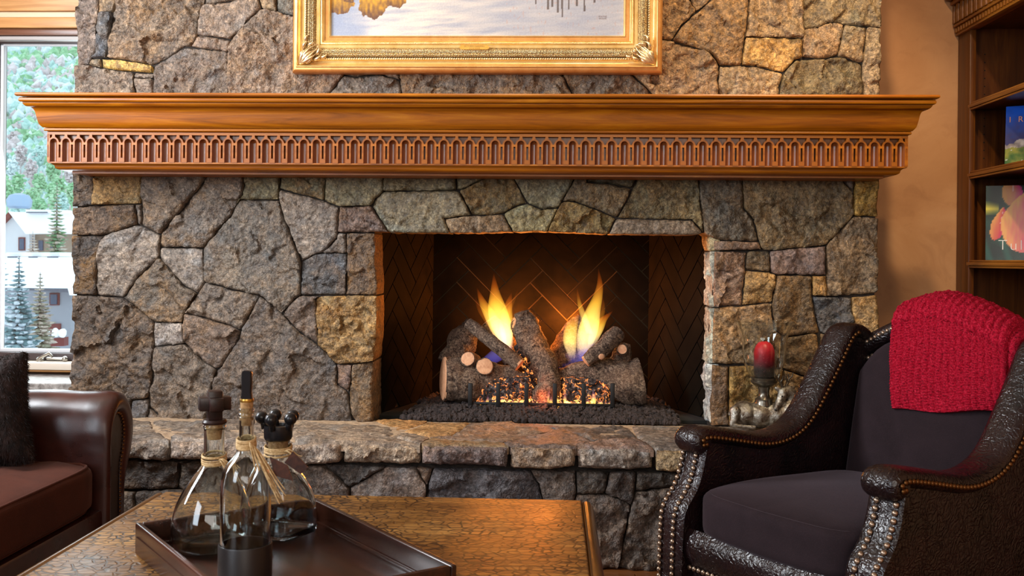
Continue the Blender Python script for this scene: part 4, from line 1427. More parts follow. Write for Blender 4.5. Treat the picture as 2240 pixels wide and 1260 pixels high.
for pts, m in [([(1112, 778, 5), (1106, 745, 15), (1096, 710, 21), (1088, 675, 19), (1083, 640, 10), (1080, 598, .6)], FL),
               ([(1104, 765, 6), (1088, 720, 15), (1070, 685, 13), (1056, 660, 8), (1043, 629, .6)], FL),
               ([(1098, 752, 5), (1070, 705, 9), (1052, 678, 7), (1039, 650, .6)], FW),
               ([(1110, 770, 6), (1108, 720, 14), (1109, 685, 11), (1113, 662, 7), (1119, 640, .6)], FL),
               ([(1104, 705, 5), (1116, 672, 5), (1126, 652, 3), (1134, 630, .4)], FW)]:
    tongue(fA, pts, 4.03, m)
tongue(fA, [(1070, 798, 6), (1078, 786, 20), (1092, 768, 17), (1102, 745, 4)], 4.05, FB, 'flame_base', .4)
fB = thing('flame', 'tall pointed yellow flame over the right logs', 'flame', loc=tuple(L3(1275, 785, 4.03)), group='flames of the fire')
for pts, m in [([(1272, 785, 5), (1280, 750, 17), (1288, 715, 20), (1297, 680, 15), (1307, 650, 10), (1312, 622, 6), (1309, 588, .6)], FL),
               ([(1253, 790, 4), (1247, 752, 13), (1249, 720, 13), (1258, 694, 8), (1270, 670, .6)], FL),
               ([(1290, 730, 7), (1278, 695, 7), (1268, 665, 4.5), (1262, 629, .5)], FL),
               ([(1292, 760, 7), (1304, 725, 13), (1316, 702, 10), (1328, 690, 6), (1341, 680, .5)], FL),
               ([(1300, 715, 7), (1314, 690, 7), (1319, 668, 4), (1316, 640, .5)], FW)]:
    tongue(fB, pts, 4.02, m)
tongue(fB, [(1245, 812, 8), (1252, 800, 32), (1262, 783, 36), (1268, 762, 24), (1270, 742, 3)], 4.05, FB, 'flame_base', .5)
fC = thing('burner_flame', 'row of little orange and pink flames along the grate', 'flame', loc=tuple(L3(1185, 886, 3.86)))
rr = random.Random(9)
for i in range(38):
    x = 1052 + i * 7.6 + rr.uniform(-2.5, 2.5)
    if min(abs(x - b) for b in (1090, 1152, 1214, 1277)) < 5: continue
    h = rr.choice([9, 11, 13, 16, 24, 36])
    dx = rr.uniform(-3, 3)
    tongue(fC, [(x, 887, 2), (x + dx * .3, 887 - h * .35, rr.uniform(2.2, 4.2)), (x + dx * .7, 887 - h * .7, 1.8), (x + dx, 887 - h, .3)], 3.812, FS, 'flame_tongue', .8, 8)
fire_light('fire_glow', 1112, 700, 4.21, 8.0, (1, .26, .035), .05)
fire_light('fire_glow', 1240, 695, 4.21, 9.0, (1, .26, .035), .05)
fire_light('fire_glow', 1190, 730, 3.86, .3, (1, .45, .12), .06)
fire_light('ember_glow', 1185, 872, 3.80, .5, (1, .22, .07), .04)

# ------------------------------------------------------------------ framed painting
YP = YW - .012
def fx(px): return onY(px, 100, YP - .04)[0]
PX0, PX1 = fx(638.5), fx(1449.5)
PZ0 = onY(1040, 160.5, YP - .02)[2]
PZ1 = PZ0 + 1.02
pic = thing('framed_painting', 'gilt framed snowy landscape painting hanging above the mantel', 'painting', loc=((PX0 + PX1) / 2, YP, PZ0))
GOLD_A = gold_mat('gilt_leaf', srgb(222, 178, 102), srgb(246, 214, 146), .26, .6)
GOLD_B = gold_mat('coppery_gilt', srgb(204, 138, 70), srgb(226, 168, 98), .34, .55)
GOLD_C = gold_mat('tooled_gilt', srgb(218, 182, 122), srgb(244, 220, 168), .25, .65, 190)
GOLD_D = gold_mat('carved_gilt', srgb(196, 160, 108), srgb(246, 226, 184), .24, .75)
mpp = (PX1 - PX0) / 811.0
def frame_ring(prof, name, mat, n_sub=1):
    rows = []
    for o, d in prof:
        o *= mpp
        rows.append([(PX0 + o, YP - d, PZ0 + o), (PX1 - o, YP - d, PZ0 + o), (PX1 - o, YP - d, PZ1 - o), (PX0 + o, YP - d, PZ1 - o)])
    return mk(name, strip(rows, True), mat, pic, angle=30)
frame_ring([(0, -.008), (0, .026)] + rounded([(0, .026), (2, .033), (5, .037), (10, .040)], 3) + [(10.5, .046)], 'outer_moulding', GOLD_B)
frame_ring(rounded([(10.5, .046), (12, .048), (13.5, .045), (17, .036), (21, .031), (25, .030)], 4), 'cove_moulding', GOLD_A)  # paler gilt paints in the light this slope catches
frame_ring(rounded([(25, .030), (26, .036), (29, .039), (32, .037)], 3), 'bead_moulding', GOLD_A)
frame_ring(rounded([(32, .034), (35, .043), (40, .049), (46, .047), (51, .040), (53, .034)], 5), 'tooled_moulding', GOLD_C)
frame_ring([(53, .034), (54, .036), (60, .035), (61, .031)], 'flat_moulding', GOLD_A)
frame_ring(rounded([(61, .029), (63, .033), (66, .033), (68, .028)], 3) + rounded([(68, .026), (69.5, .029), (71, .026)], 3), 'inner_bead', GOLD_A)
frame_ring([(71, .023), (79.5, .021)], 'liner_panel', GOLD_B)
frame_ring(rounded([(79.5, .021), (80.5, .025), (83.5, .016), (84, .010)], 3), 'liner_bevel', GOLD_A)
mk('backing', box(PX0 + .01, PX1 - .01, YP - .008, YP + .006, PZ0 + .01, PZ1 - .01), simple('backing_board', srgb(90, 70, 50), .8), pic, smooth=False)
# small beads along the bottom and the sides
beads = []
def bead_row(o, r, step, dep):
    o *= mpp
    segs = [((PX0 + o + .05, PZ0 + o), (PX1 - o - .05, PZ0 + o)), ((PX0 + o, PZ0 + o + .05), (PX0 + o, PZ0 + .45)), ((PX1 - o, PZ0 + o + .05), (PX1 - o, PZ0 + .45))]
    for a, b in segs:
        L = math.hypot(b[0] - a[0], b[1] - a[1])
        n = int(L / step)
        for k in range(n):
            t = (k + .5) / n
            beads.append(sphere((a[0] + (b[0] - a[0]) * t, YP - dep, a[1] + (b[1] - a[1]) * t), r, 6, 4))
bead_row(30, .0042, .0085, .038)
bead_row(64.5, .0022, .0046, .033)
mk('pearl_beading', join(*beads), GOLD_D, pic, angle=180)['kind'] = 'stuff'
# carved acanthus corners
def acanthus(cx, cz, sx, sz):
    ps = []
    rg = random.Random(11)
    def leaf(a0, length, curl, r, lift, ox=0, oz=0):
        pts, x, z, a = [], ox, oz, a0
        n = 9
        for k in range(n):
            t = k / (n - 1)
            pts.append((x, YP - .040 - lift * math.sin(t * math.pi * .9), z, r * (.35 + 1.1 * math.sin(min(1, t * 1.25 + .12) * math.pi) ** .8)))
            x += math.cos(a) * length / n
            z += math.sin(a) * length / n
            a += curl / n * (1 + 2.2 * t)
        P = smooth_path(pts, 3)
        P = P * np.array([sx, 1, sz, 1]) + np.array([cx, 0, cz, 0])
        ps.append(tube(P[:, :3], np.maximum(P[:, 3], .0012), 9, roundcap=2))
    # origin at the outer mitre, growing inward
    for i, a in enumerate(np.linspace(math.radians(18), math.radians(72), 6)):
        leaf(a, .098 + .014 * math.sin(i * 2.1), (.42 if a < math.radians(45) else -.42), .0050, .016, .004, .004)
    for a, c, ox, oz in ((math.radians(5), 1.9, .022, .010), (math.radians(0), 2.1, .045, .018), (math.radians(85), -1.9, .010, .022), (math.radians(90), -2.1, .018, .045),
                         (math.radians(30), 2.6, .05, .03), (math.radians(60), -2.6, .03, .05), (math.radians(-20), 2.8, .062, .026), (math.radians(110), -2.8, .026, .062)):
        leaf(a, .050, c * .62, .0046, .012, ox * 1.35 - .006, oz * 1.35 - .006)
    for ox, oz in ((.016, .016), (.07, .022), (.022, .07), (.045, .045), (.01, .03), (.03, .01)):
        ps.append(sphere((cx + sx * ox, YP - .047, cz + sz * oz), .006, 8, 6))
    return join(*ps)
ins = 16 * mpp
for cx, cz, sx, sz in ((PX0 + ins, PZ0 + ins, 1, 1), (PX1 - ins, PZ0 + ins, -1, 1), (PX0 + ins, PZ1 - ins, 1, -1), (PX1 - ins, PZ1 - ins, -1, -1)):
    mk('corner_ornament', acanthus(cx, cz, sx, sz), GOLD_D, pic, angle=180)

# painted canvas: flat print, one colour per vertex
CX0, CX1, CZ0, CZ1 = PX0 + 83 * mpp, PX1 - 83 * mpp, PZ0 + 83 * mpp, PZ1 - 83 * mpp
def vcol_grid(name, nu, nv, fn, colf, mat, parent, world=True):
    g = grid(nu, nv, fn)
    o = mk(name, g, mat, parent, world=world, angle=180)
    at = o.data.color_attributes.new('print', 'FLOAT_COLOR', 'POINT')
    buf = []
    for j in range(nv + 1):
        for i in range(nu + 1):
            buf += list(srgb(*colf(i / nu, j / nv)))
    at.data.foreach_set('color', buf)
    return o
def lerp3(a, b, t):
    t = min(1, max(0, t))
    return tuple(a[k] + (b[k] - a[k]) * t for k in range(3))
_bush = [(.03, .165, .046, .060), (.142, .160, .050, .074), (.222, .185, .038, .045), (.06, .23, .05, .06), (.30, .235, .06, .05), (.40, .27, .07, .05)]
def canvas_col(u, v):
    n1 = noise.fractal(Vector((u * 9, v * 9, 1.5)), 1, 2, 4)
    st = noise.fractal(Vector(((u * 1.0 + v * 1.9) * 7, (v * 1.6 - u * .25) * 26, 4)), 1, 2, 4)
    snow = lerp3((178, 182, 200), (246, 232, 220), .5 + st * .75 + .10 * n1 + max(0, .35 - abs(u - .28) * 1.6))
    snow = lerp3(snow, (188, 190, 204), .65 * min(1, max(0, (u - .38 + .1 * n1) * 4)))
    snow = lerp3(snow, (160, 174, 204), .85 * min(1, max(0, (.13 - u + .05 * n1) * 14)))
    if u > .6 and noise.noise(Vector((u * 160, v * 40, 2))) > .45: snow = lerp3(snow, (206, 170, 160), .5)
    c = snow
    # dark tree trunks mirrored in the snow, upper right
    for tx, tl in ((.742, .10), (.757, .085), (.775, .12), (.79, .145), (.812, .10), (.84, .08), (.865, .11), (.70, .07), (.90, .06)):
        if abs(u - tx + (v - .2) * .02) < .0028 + .001 * n1 and v > .215 - tl * .85 and v < .5: c = lerp3(c, (96, 82, 80), .85)
    for bx, bz, rx, rz in _bush:
        e = ((u - bx) / rx) ** 2 + ((v - bz) / rz) ** 2
        e += noise.noise(Vector((u * 70, v * 40, 3))) * .45
        if e < 1:
            t = (v - bz) / rz * .5 + .5 + .4 * noise.noise(Vector((u * 120, v * 40, 7)))
            c = lerp3((112, 70, 40), (240, 176, 30), t * 1.3)
    if v > .42:                      # upper slope, woods and sky above the frame's edge of view
        c = lerp3(c, (150, 160, 176), min(1, (v - .42) * 5))
        if noise.fractal(Vector((u * 14, v * 9, 9)), 1, 2, 4) > .05 and v < .68: c = lerp3((120, 100, 70), (206, 156, 60), .5 + n1)
        if v > .70: c = lerp3((170, 190, 214), (120, 158, 204), (v - .7) * 3 + .2 * n1)
    return tuple(max(0, min(255, k * .84 + 10 * noise.noise(Vector((u * 240, v * 160, 5))))) for k in c)
M = Mat('oil_on_canvas')
a = M.n('ShaderNodeVertexColor', layer_name='print')
M.p(Base_Color=a.outputs['Color'], Roughness=.5)
M.bump(M.noise(M.coord('Object'), 120, 4), .35, .002)
vcol_grid('canvas', 420, 230, lambda u, v: (CX0 + (CX1 - CX0) * u, YP - .0135, CZ0 + (CZ1 - CZ0) * v ** 1.9), lambda u, v: canvas_col(u, v ** 1.9), M.m, pic)

def text_geo(body, size, spacing=1.0, extrude=.0, thin=0.0):
    cu = bpy.data.curves.new('text', 'FONT')
    cu.body, cu.size, cu.space_character, cu.align_x = body, size, spacing, 'CENTER'
    cu.extrude = extrude
    cu.offset = thin
    o = bpy.data.objects.new('text', cu)
    COL.objects.link(o)
    dg = bpy.context.evaluated_depsgraph_get()
    me = o.evaluated_get(dg).to_mesh()
    V = np.array([v.co[:] for v in me.vertices])
    Fc = [list(p.vertices) for p in me.polygons]
    o.evaluated_get(dg).to_mesh_clear()
    bpy.data.objects.remove(o)
    bpy.data.curves.remove(cu)
    return V, Fc
# brass name plate on the frame
pc = onY(1038, 104, YP - .05)
w, h = 33.5 * mpp, 4.8 * mpp
oct_ = [(-w, 0), (-w + .008, -h), (w - .008, -h), (w, 0), (w - .008, h), (-w + .008, h)]
g = extrude([(pc[0] + a, pc[2] + b) for a, b in oct_], [], YP - .055, YP - .0515)
npl = mk('name_plate', g, gold_mat('brass_plate', srgb(206, 150, 60), srgb(224, 172, 82), .4, .6), pic, smooth=False)
npl['label'] = 'small brass name plate'
INK = simple('engraved_ink', srgb(70, 44, 16), .6)
for body, dz, sz in (('OCTOBER FAREWELL', .0012, .0072), ('WAYNE WOLFE', -.0056, .0052)):
    tv, tf = text_geo(body, sz, 1.1)
    mk('engraved_text', (np.c_[tv[:, 0] + pc[0], np.full(len(tv), YP - .0553), tv[:, 1] + pc[2] + dz], tf), INK, npl, smooth=False)
sg = onY(1318, 39, YP - .0139)
for body, dz in (('WAYNE', .002), ('WOLFE', -.0055)):
    tv, tf = text_geo(body, .0085, 1.05)
    mk('painted_signature', (np.c_[tv[:, 0] + sg[0], np.full(len(tv), YP - .0140), tv[:, 1] + sg[2] + dz], tf), simple('signature_paint', srgb(120, 96, 92), .6), pic, smooth=False)

# ------------------------------------------------------------------ built-in bookcase on the right wall
BXF = 1.624                                     # its face
bc = thing('bookcase', 'dark wooden built-in bookcase with a fluted cornice', 'bookcase', loc=(1.8, 3.2, 0))
BY0, BY1 = 2.2, YB - .004
mk('stile', box(BXF, BXF + .024, BY1 - .118, BY1, 0, 1.95, .003), SHELFW, bc)
mk('stile', box(BXF, BXF + .024, BY0, BY0 + .1, 0, 1.95, .003), SHELFW, bc)
mk('side_panel', box(BXF + .024, 1.97, BY1 - .075, BY1 - .05, 0, 2.3), SHELFW, bc, smooth=False)
mk('side_panel', box(BXF + .024, 1.97, BY0 + .03, BY0 + .055, 0, 2.3), SHELFW, bc, smooth=False)
mk('back_panel', box(1.955, 1.972, BY0, BY1, 0, 2.3), SHELFW, bc, smooth=False)
mk('top_panel', box(BXF + .02, 1.972, BY0, BY1, 1.935, 1.95), SHELFW, bc, smooth=False)
pins = []
for z in np.arange(1.42, 1.86, .0318):
    for xx in (BXF + .075, BXF + .27):
        pins.append(xf(lathe([(0, 0), (.0026, 0), (.0026, .001), (0, .001)], 8), Matrix.Translation((xx, BY1 - .0755, z)) @ Matrix.Rotation(math.pi / 2, 4, 'X')))
mk('shelf_pin_hole', join(*pins), simple('pin_hole', (.004, .003, .002, 1), .9), bc)['kind'] = 'stuff'
for zt in (1.634, 1.362, 1.0125, .66, .30):
    sh = mk('shelf', box(BXF + .012, 1.955, BY0 + .056, BY1 - .076, zt - .022, zt, .001), SHELFW, bc)
    mk('shelf_edge', join(box(BXF + .004, BXF + .014, BY0 + .056, BY1 - .1, zt - .0055, zt + .002, .002), box(BXF - .001, BXF + .014, BY0 + .056, BY1 - .1, zt - .020, zt - .0062, .003),
                          box(BXF + .002, BXF + .014, BY0 + .056, BY1 - .1, zt - .029, zt - .0207, .003)), SHELFE, sh)
# cornice: dentil band, fluted frieze, crown
def cornice_piece(name, xo, z0, z1, bev=.003, yo=0):
    mk(name, box(BXF - xo, BXF + .03, BY0, BY1 - yo, z0, z1, bev), SHELFE, bc)
cornice_piece('cornice_base', .012, 1.922, 1.930)
cornice_piece('dentil_board', .010, 1.930, 1.956, .001)
dm = shape_mesh('dentil', box(-.004, .004, -.0075, .0075, -.010, .010, .002), SHELFE)
binv = np.array(bc.matrix_basis.inverted())[:3, 3]
y = BY1 - .012
while y > 2.6:
    inst('dentil', dm, bc, np.array((BXF - .013, y, 1.943)) + binv)
    y -= .0255
cornice_piece('cornice_fillet', .022, 1.956, 1.967)
cornice_piece('frieze_board', .016, 1.967, 2.055, .001)
rows = [[(-.007 + .006 * math.cos(a), .0095 * math.sin(a), z) for a in np.linspace(-math.pi / 2, math.pi / 2, 7)] for z in (.004, .07)]
fm = shape_mesh('flute', join(box(-.009, 0, -.020, -.0105, 0, .075, .002), box(-.009, 0, .0105, .020, 0, .075, .002), strip(rows)), SHELFE)
y = BY1 - .024
while y > 2.6:
    inst('flute', fm, bc, np.array((BXF - .016, y, 1.970)) + binv)
    y -= .0425
cornice_piece('crown_board', .034, 2.046, 2.062)
cornice_piece('crown_top', .06, 2.062, 2.11, .012)

# books shown cover-out
COVER = vcol_mat('printed_cover', .22)
PAGES = simple('page_block', srgb(222, 214, 196), .8)
def book(label, c_bl, w, h, thick, yawd, lean, colf, nu=70, nv=70):
    """c_bl: bottom-left corner of the front cover; the cover faces -Y turned toward the room by yaw"""
    T = thing('book', label, 'book', loc=tuple(c_bl), rotz=0)
    Mx = Matrix.Translation(Vector(c_bl)) @ Matrix.Rotation(-yawd, 4, 'Z') @ Matrix.Rotation(-lean, 4, 'X')
    A = np.array(Mx)
    fr = lambda x, y, z: tuple(A[:3, :3] @ np.array((x, y, z)) + A[:3, 3])
    o = vcol_grid('front_cover', nu, nv, lambda u, v: fr(u * w, -.0006, v * h), colf, COVER, T)
    for nm, g, m in (('cover_board', join(box(0, w, 0, .003, 0, h), box(0, w, thick - .003, thick, 0, h), box(0, .003, 0, thick, 0, h)), simple('cover_board', srgb(24, 40, 36), .4)),
                     ('page_block', box(.003, w - .004, .003, thick - .003, .004, h - .004), PAGES)):
        mk(nm, (np.array([fr(*v) for v in g[0]]), g[1]), m, T, smooth=False)
    return T, fr
def petal(u, v, cx, cy, rx, ry, lean=0):
    x, y = (u - cx - lean * (v - cy)) / rx, (v - cy) / ry
    k = 1 - max(0, y) ** 1.6 * .95 if y > 0 else 1
    return x / max(.05, k), y
def tulip_col(u, v):
    c = lerp3((10, 22, 20), (14, 66, 52), .5 + .9 * noise.noise(Vector((u * 5, v * 5, 1))))
    if v < .3: c = lerp3(c, (20, 96, 84), .6 * max(0, math.sin(u * 26 + v * 9)))
    if u < .17 and .60 < v < .80: c = lerp3(c, (226, 210, 70), 1 - abs(v - .69) * 8 - u * 2)
    for cx, cy, rx, ry, ln, a, b in ((.33, .92, .13, .20, -.05, (206, 120, 96), (214, 150, 70)), (.17, .49, .10, .22, .25, (200, 60, 66), (220, 150, 80)), (.52, .52, .33, .42, .05, (222, 60, 120), (232, 168, 96))):
        x, y = petal(u, v, cx, cy, rx, ry, ln)
        if x * x + (min(y, 0) ** 2) < 1 and y < 1.0 and y > -1:
            t = .5 + .5 * x
            col = lerp3(b, a, 1.5 * t + .25 * noise.noise(Vector((u * 30, v * 6, 4))) - .1)
            if abs(x - .15) < .05 and y > 0: col = lerp3(col, (240, 220, 226), .6)
            if t > .6: col = lerp3(col, (198, 16, 130), (t - .6) * 2)
            c = col
    return c
p0 = onY(2155.5, 569, 3.86)
p0[2] = 1.0135
bk1, fr = book('large book with pink tulips on its cover, on the shelf', p0, .27, .285, .022, math.radians(22), math.radians(4), tulip_col)
tv, tf = text_geo('Tulips', .056, 1.2, 0, -.0011)
tv[:, 0] += .044 - tv[:, 0].min()
ser = []
WHT = simple('white_title_ink', srgb(236, 232, 226), .5)
mk('title_text', (np.array([fr(a, -.0014, b + .040) for a, b, c in tv]), tf), WHT, bk1, smooth=False)
def ireland_col(u, v):
    n = noise.fractal(Vector((u * 9, v * 9, 2)), 1, 2, 4)
    if v > .36 + .30 * u * u + .05 * n + (.10 if u > .25 else .4 * u):
        return lerp3((52, 52, 110), (14, 74, 176), (v - .45) * 2.2 + .3 * n)
    if v > .27 + .20 * u and v > .3 + .06 * n: return lerp3((126, 116, 116), (206, 196, 192), .5 + n)
    if noise.noise(Vector((u * 20 + v * 10, v * 30, 8))) > .56: return (226, 226, 222)
    return lerp3((38, 92, 40), (148, 150, 60), .4 + v * 1.4 + n * .8)
p1 = onY(2197.5, 357, 3.80)
p1[2] = 1.363
bk2, fr = book('book with a stone ruin on green turf under blue sky, on the upper shelf', p1, .25, .232, .02, math.radians(30), math.radians(8), ireland_col)
COPPER = simple('copper_title_ink', srgb(214, 138, 84), .5)
for ch, x0_ in (('I', .014), ('R', .046)):
    tv, tf = text_geo(ch, .031)
    tv[:, 0] += x0_ - tv[:, 0].min()
    mk('title_letter', (np.array([fr(a * .95, -.0014, b + .170) for a, b, c in tv]), tf), COPPER, bk2, smooth=False)

# ------------------------------------------------------------------ leather armchair (local axes: x to its near side, y backward, z up)
CH_ROT = math.radians(-54.894)
chair = thing('armchair', 'dark embossed leather armchair with brass nailheads and plum velvet seat', 'armchair', (.4996, 2.19375, 0), CH_ROT)
loc = lambda name, geo, mat, parent=chair, angle=40: mk(name, geo, mat, parent, angle=angle, world=False)
nail_me = shape_mesh('nail', lathe([(.0066, 0), (.0064, .0020), (.0050, .0043), (.0028, .0057), (1e-4, .0062)], 12), NAIL, 180)
naild_me = shape_mesh('dark_nail', lathe([(.0060, 0), (.0058, .0019), (.0045, .0039), (.0025, .0051), (1e-4, .0056)], 12), NAIL_D, 180)
def nails(parent, P, Nrm, step, me=nail_me):
    """domed nails every step along the polyline P, standing on the normal"""
    P = np.asarray(P, float)
    Nrm = np.broadcast_to(np.asarray(Nrm, float), P.shape)
    s = np.r_[0, np.cumsum(np.linalg.norm(np.diff(P, axis=0), axis=1))]
    n = max(1, int(s[-1] / step))
    for k in range(n + 1):
        t = k * s[-1] / n
        p = [np.interp(t, s, P[:, c]) for c in range(3)]
        q = Vector([np.interp(t, s, Nrm[:, c]) for c in range(3)]).normalized()
        inst('nail', me, parent, p, q.to_track_quat('Z', 'Y').to_euler())

def welt(w, d, zn, c, ax, p=7.0, span=.985, n=40):
    """line around the front of a pillow() cushion at relative height zn; ax 0: front is +x, 1: front is -y"""
    out = []
    k = 1 - abs(zn) ** p
    for t in np.linspace(-span, span, n):
        s = max(0, k - abs(t) ** p) ** (1 / p)
        out.append((c[0] + s * w / 2, c[1] + t * d / 2, c[2]) if ax == 0 else (c[0] + t * w / 2, c[1] - s * d / 2, c[2]))
    return out
# outer outline of an arm (y, z): scroll, dip, sweep up to the wing
ARM = [(.004, .545), (-.018, .540), (-.037, .551), (-.045, .572), (-.036, .593), (-.012, .604), (.02, .603), (.084, .592), (.145, .580), (.194, .572), (.24, .572), (.285, .581),
       (.325, .600), (.36, .632), (.404, .688), (.448, .748), (.488, .806), (.512, .829), (.54, .838), (.572, .834), (.598, .82)]
armS = smooth_path(ARM, 6)
tn = np.gradient(armS, axis=0)
tn /= np.linalg.norm(tn, axis=1)[:, None]
nin = np.c_[tn[:, 1], -tn[:, 0]]                 # inward normal (to the right of travel)
POST = smooth_path([(-.004, .556), (-.010, .53), (-.018, .50), (-.033, .465), (-.052, .440), (-.068, .420), (-.076, .395), (-.079, .35), (-.081, .27), (-.083, .16), (-.084, .10)], 5)
def z_top(x): return .893 - .088 * (abs(x) / .235) ** 1.6
for s in (-1, 1):
    cx = .27 * s
    # padded band following the outline
    rows = []
    for p, nn in zip(armS, nin):
        row = []
        for a in np.linspace(0, 2 * math.pi, 18, endpoint=False):
            lat = math.copysign(abs(math.cos(a)) ** .6, math.cos(a)) * .043
            dep = .021 - math.copysign(abs(math.sin(a)) ** .8, math.sin(a)) * .021
            row.append((cx + lat, p[0] + nn[0] * dep, p[1] + nn[1] * dep))
        rows.append(row)
    V, Fc = strip(rows, True)
    n = 18
    Fc += [list(range(n))[::-1], [(len(rows) - 1) * n + k for k in range(n)]]
    bm = bmesh.new()
    vs = [bm.verts.new(v) for v in V]
    for f in Fc: bm.faces.new([vs[k] for k in f])
    bmesh.ops.recalc_face_normals(bm, faces=list(bm.faces))
    arm = loc('arm', bm_geo(bm), LEATHER, chair, 60)
    # scroll core
    loc('scroll_core', xf(lathe([(0, -.041), (.020, -.041), (.026, -.036), (.026, .036), (.020, .041), (0, .041)], 20), Matrix.Translation((cx, -.012, .572)) @ Matrix.Rotation(math.pi / 2, 4, 'Y')), LEATHER, arm)
    # upholstered side below the roll
    prof = [(p[0] + nn[0] * .018, p[1] + nn[1] * .018) for p, nn in zip(armS[24:], nin[24:])]
    outl = [(y, z) for y, z in prof] + [(.63, .80), (.64, .40), (.64, .10)] + [(y + .004, z) for y, z in POST[::-1][::2]]
    g = extrude(outl, [], -.032, .032)
    loc('arm_panel', (np.c_[cx + g[0][:, 1], g[0][:, 0], g[0][:, 2]], g[1]), LEATHER, arm, 30)
    # front post: bulged facing between two nail rows
    rows = []
    tp = np.gradient(POST, axis=0)
    tp /= np.linalg.norm(tp, axis=1)[:, None]
    for p, t in zip(POST, tp):
        nf = np.array([t[1], -t[0]])
        if nf[0] > 0: nf = -nf
        flare = .038 + .004 * (1 - min(1, abs(p[1] - .42) / .3))
        row = []
        for k in np.linspace(-1, 1, 17):
            b = .0075 * (1 - abs(k) ** 6) * (.72 + .28 * abs(math.cos(k * math.pi * 1.0)))
            row.append((cx + k * flare, p[0] + nf[0] * b, p[1] + nf[1] * b))
        rows.append(row)
    loc('arm_front', strip(rows), LEATHER, arm, 60)
    for k in (-.74, .40) if s < 0 else (-.40, .74):
        P3 = [(cx + k * .039, p[0] - .0085, p[1]) for p in POST[4:]]
        N3 = []
        for t in tp[4:]:
            nf = np.array([t[1], -t[0]])
            if nf[0] > 0: nf = -nf
            N3.append((0, nf[0], nf[1]))
        m = int(len(P3) * (.92 if s < 0 else .62))
        nails(arm, P3[:m], N3[:m], .0150)
    # nails along the roll: the side that faces the room
    lat = cx + .0435
    path = [(lat, p[0] + nn[0] * .0235, p[1] + nn[1] * .0235) for p, nn in zip(armS, nin)]
    m0, m1 = 2, (len(path) - 14 if s < 0 else len(path) - 30)
    nails(arm, path[m0:m1], (1, 0, 0), .0125 if s < 0 else .0118, naild_me)

# inner back with velvet cushion, top rail
def back_y(z): return .47 + (z - .42) * .20
rows = []
NXB, NZB = 26, 30
def bc_pt(u, v):
    # u across -1..1, v up 0..1
    x = u * .238
    zt = z_top(x) - .050
    cr = 1 - max(0, abs(u) - .80) / .20
    z = .40 + (zt - .40) * v
    e = min(1, 6 * (1 - abs(u))) ** .5 * min(1, 7 * (1 - v)) ** .5
    if v > .86 and abs(u) > .80:
        k = (v - .86) / .14 * (abs(u) - .80) / .20
        x -= math.copysign(.030 * k, u)
        z -= .022 * k
    return (x, back_y(z) + .045 - .058 * e - .016 * (1 - u * u) * math.sin(v * math.pi), z)
loc('back_cushion', grid(NXB, NZB, lambda a, b: bc_pt(a * 2 - 1, b)), VELVET)
# top rail: leather roll over the camel back
xr = np.linspace(-.245, .245, 41)
P = [(x, back_y(z_top(x)) + .055, z_top(x) - .022) for x in xr]
loc('top_rail', tube(P, .0255, 16, squash=1.0, roundcap=3), LEATHER)
m = [x for x in xr if x < -.07]
for dz, dy in ((.000, .030), (-.044, .012)):
    nails(chair, [(x, back_y(z_top(x)) + .055 - .0255 + (.003 if dz == 0 else .010), z_top(x) - .018 + dz) for x in m], (0, -1, .15), .0135)
    nails(chair, [(x, back_y(z_top(x)) + .055 - .0255 + (.003 if dz == 0 else .010), z_top(x) - .018 + dz) for x in xr if x > .20], (0, -1, .15), .0135)
outl = [(x, z_top(x) - .02) for x in xr] + [(.245, .10), (-.245, .10)]
g = extrude(outl, [], 0, .05)
V = g[0].copy()
V[:, 1] = [back_y(z) + .075 + y for z, y in zip(V[:, 2], V[:, 1])]
loc('outer_back', (V, g[1]), LEATHER, chair, 30)
# seat cushion: crowned velvet, bulged front band
g = pillow(.468, .55, .115, 14, 7.0, crown=.10)
V = g[0] + np.array([0, .215, .412])
V[:, 1] -= .012 * np.clip(1 - np.abs(V[:, 0]) / .235, 0, 1) * (V[:, 1] < -.04)
V[:, 2] += .006 * np.exp(-((V[:, 1] - .14) / .16) ** 2) * (V[:, 2] > .42)
sc_ = loc('seat_cushion', (V, g[1]), VELVET, chair, 50)
for zn in (.84, -.84):
    P = np.array(welt(.468, .55, zn, (0, .215, .412 + zn * .0575), 1, span=.97))
    P[:, 1] -= .012 * np.clip(1 - np.abs(P[:, 0]) / .235, 0, 1) * (P[:, 1] < -.04)
    loc('piping', tube(P, .0022, 6), VELVET, sc_, 180)
# front rail roll under the cushion, nail row, lower facing
rows = []
for t in np.linspace(0, 1, 22):
    z = .372 - t * .27
    bulge = .020 * math.sin(min(1, t / .32) * math.pi) ** .7 if t < .32 else .004
    rows.append([(x, -.052 - bulge, z) for x in np.linspace(-.236, .236, 24)])
loc('front_rail', strip(rows), LEATHER, chair, 60)
nails(chair, [(x, -.060, .284) for x in np.linspace(-.225, .0, 20)], (0, -1, 0), .0142)
loc('seat_deck', box(-.24, .24, -.045, .56, .12, .365, .01), LEATHER)
LEGW = simple('dark_leg_wood', srgb(40, 22, 14), .35)
for x in (-.26, .26):
    for y in (-.045, .60):
        loc('leg', lathe([(.012, 0), (.016, .02), (.022, .10), (.024, .125)], 14, (x, y, 0)), LEGW)

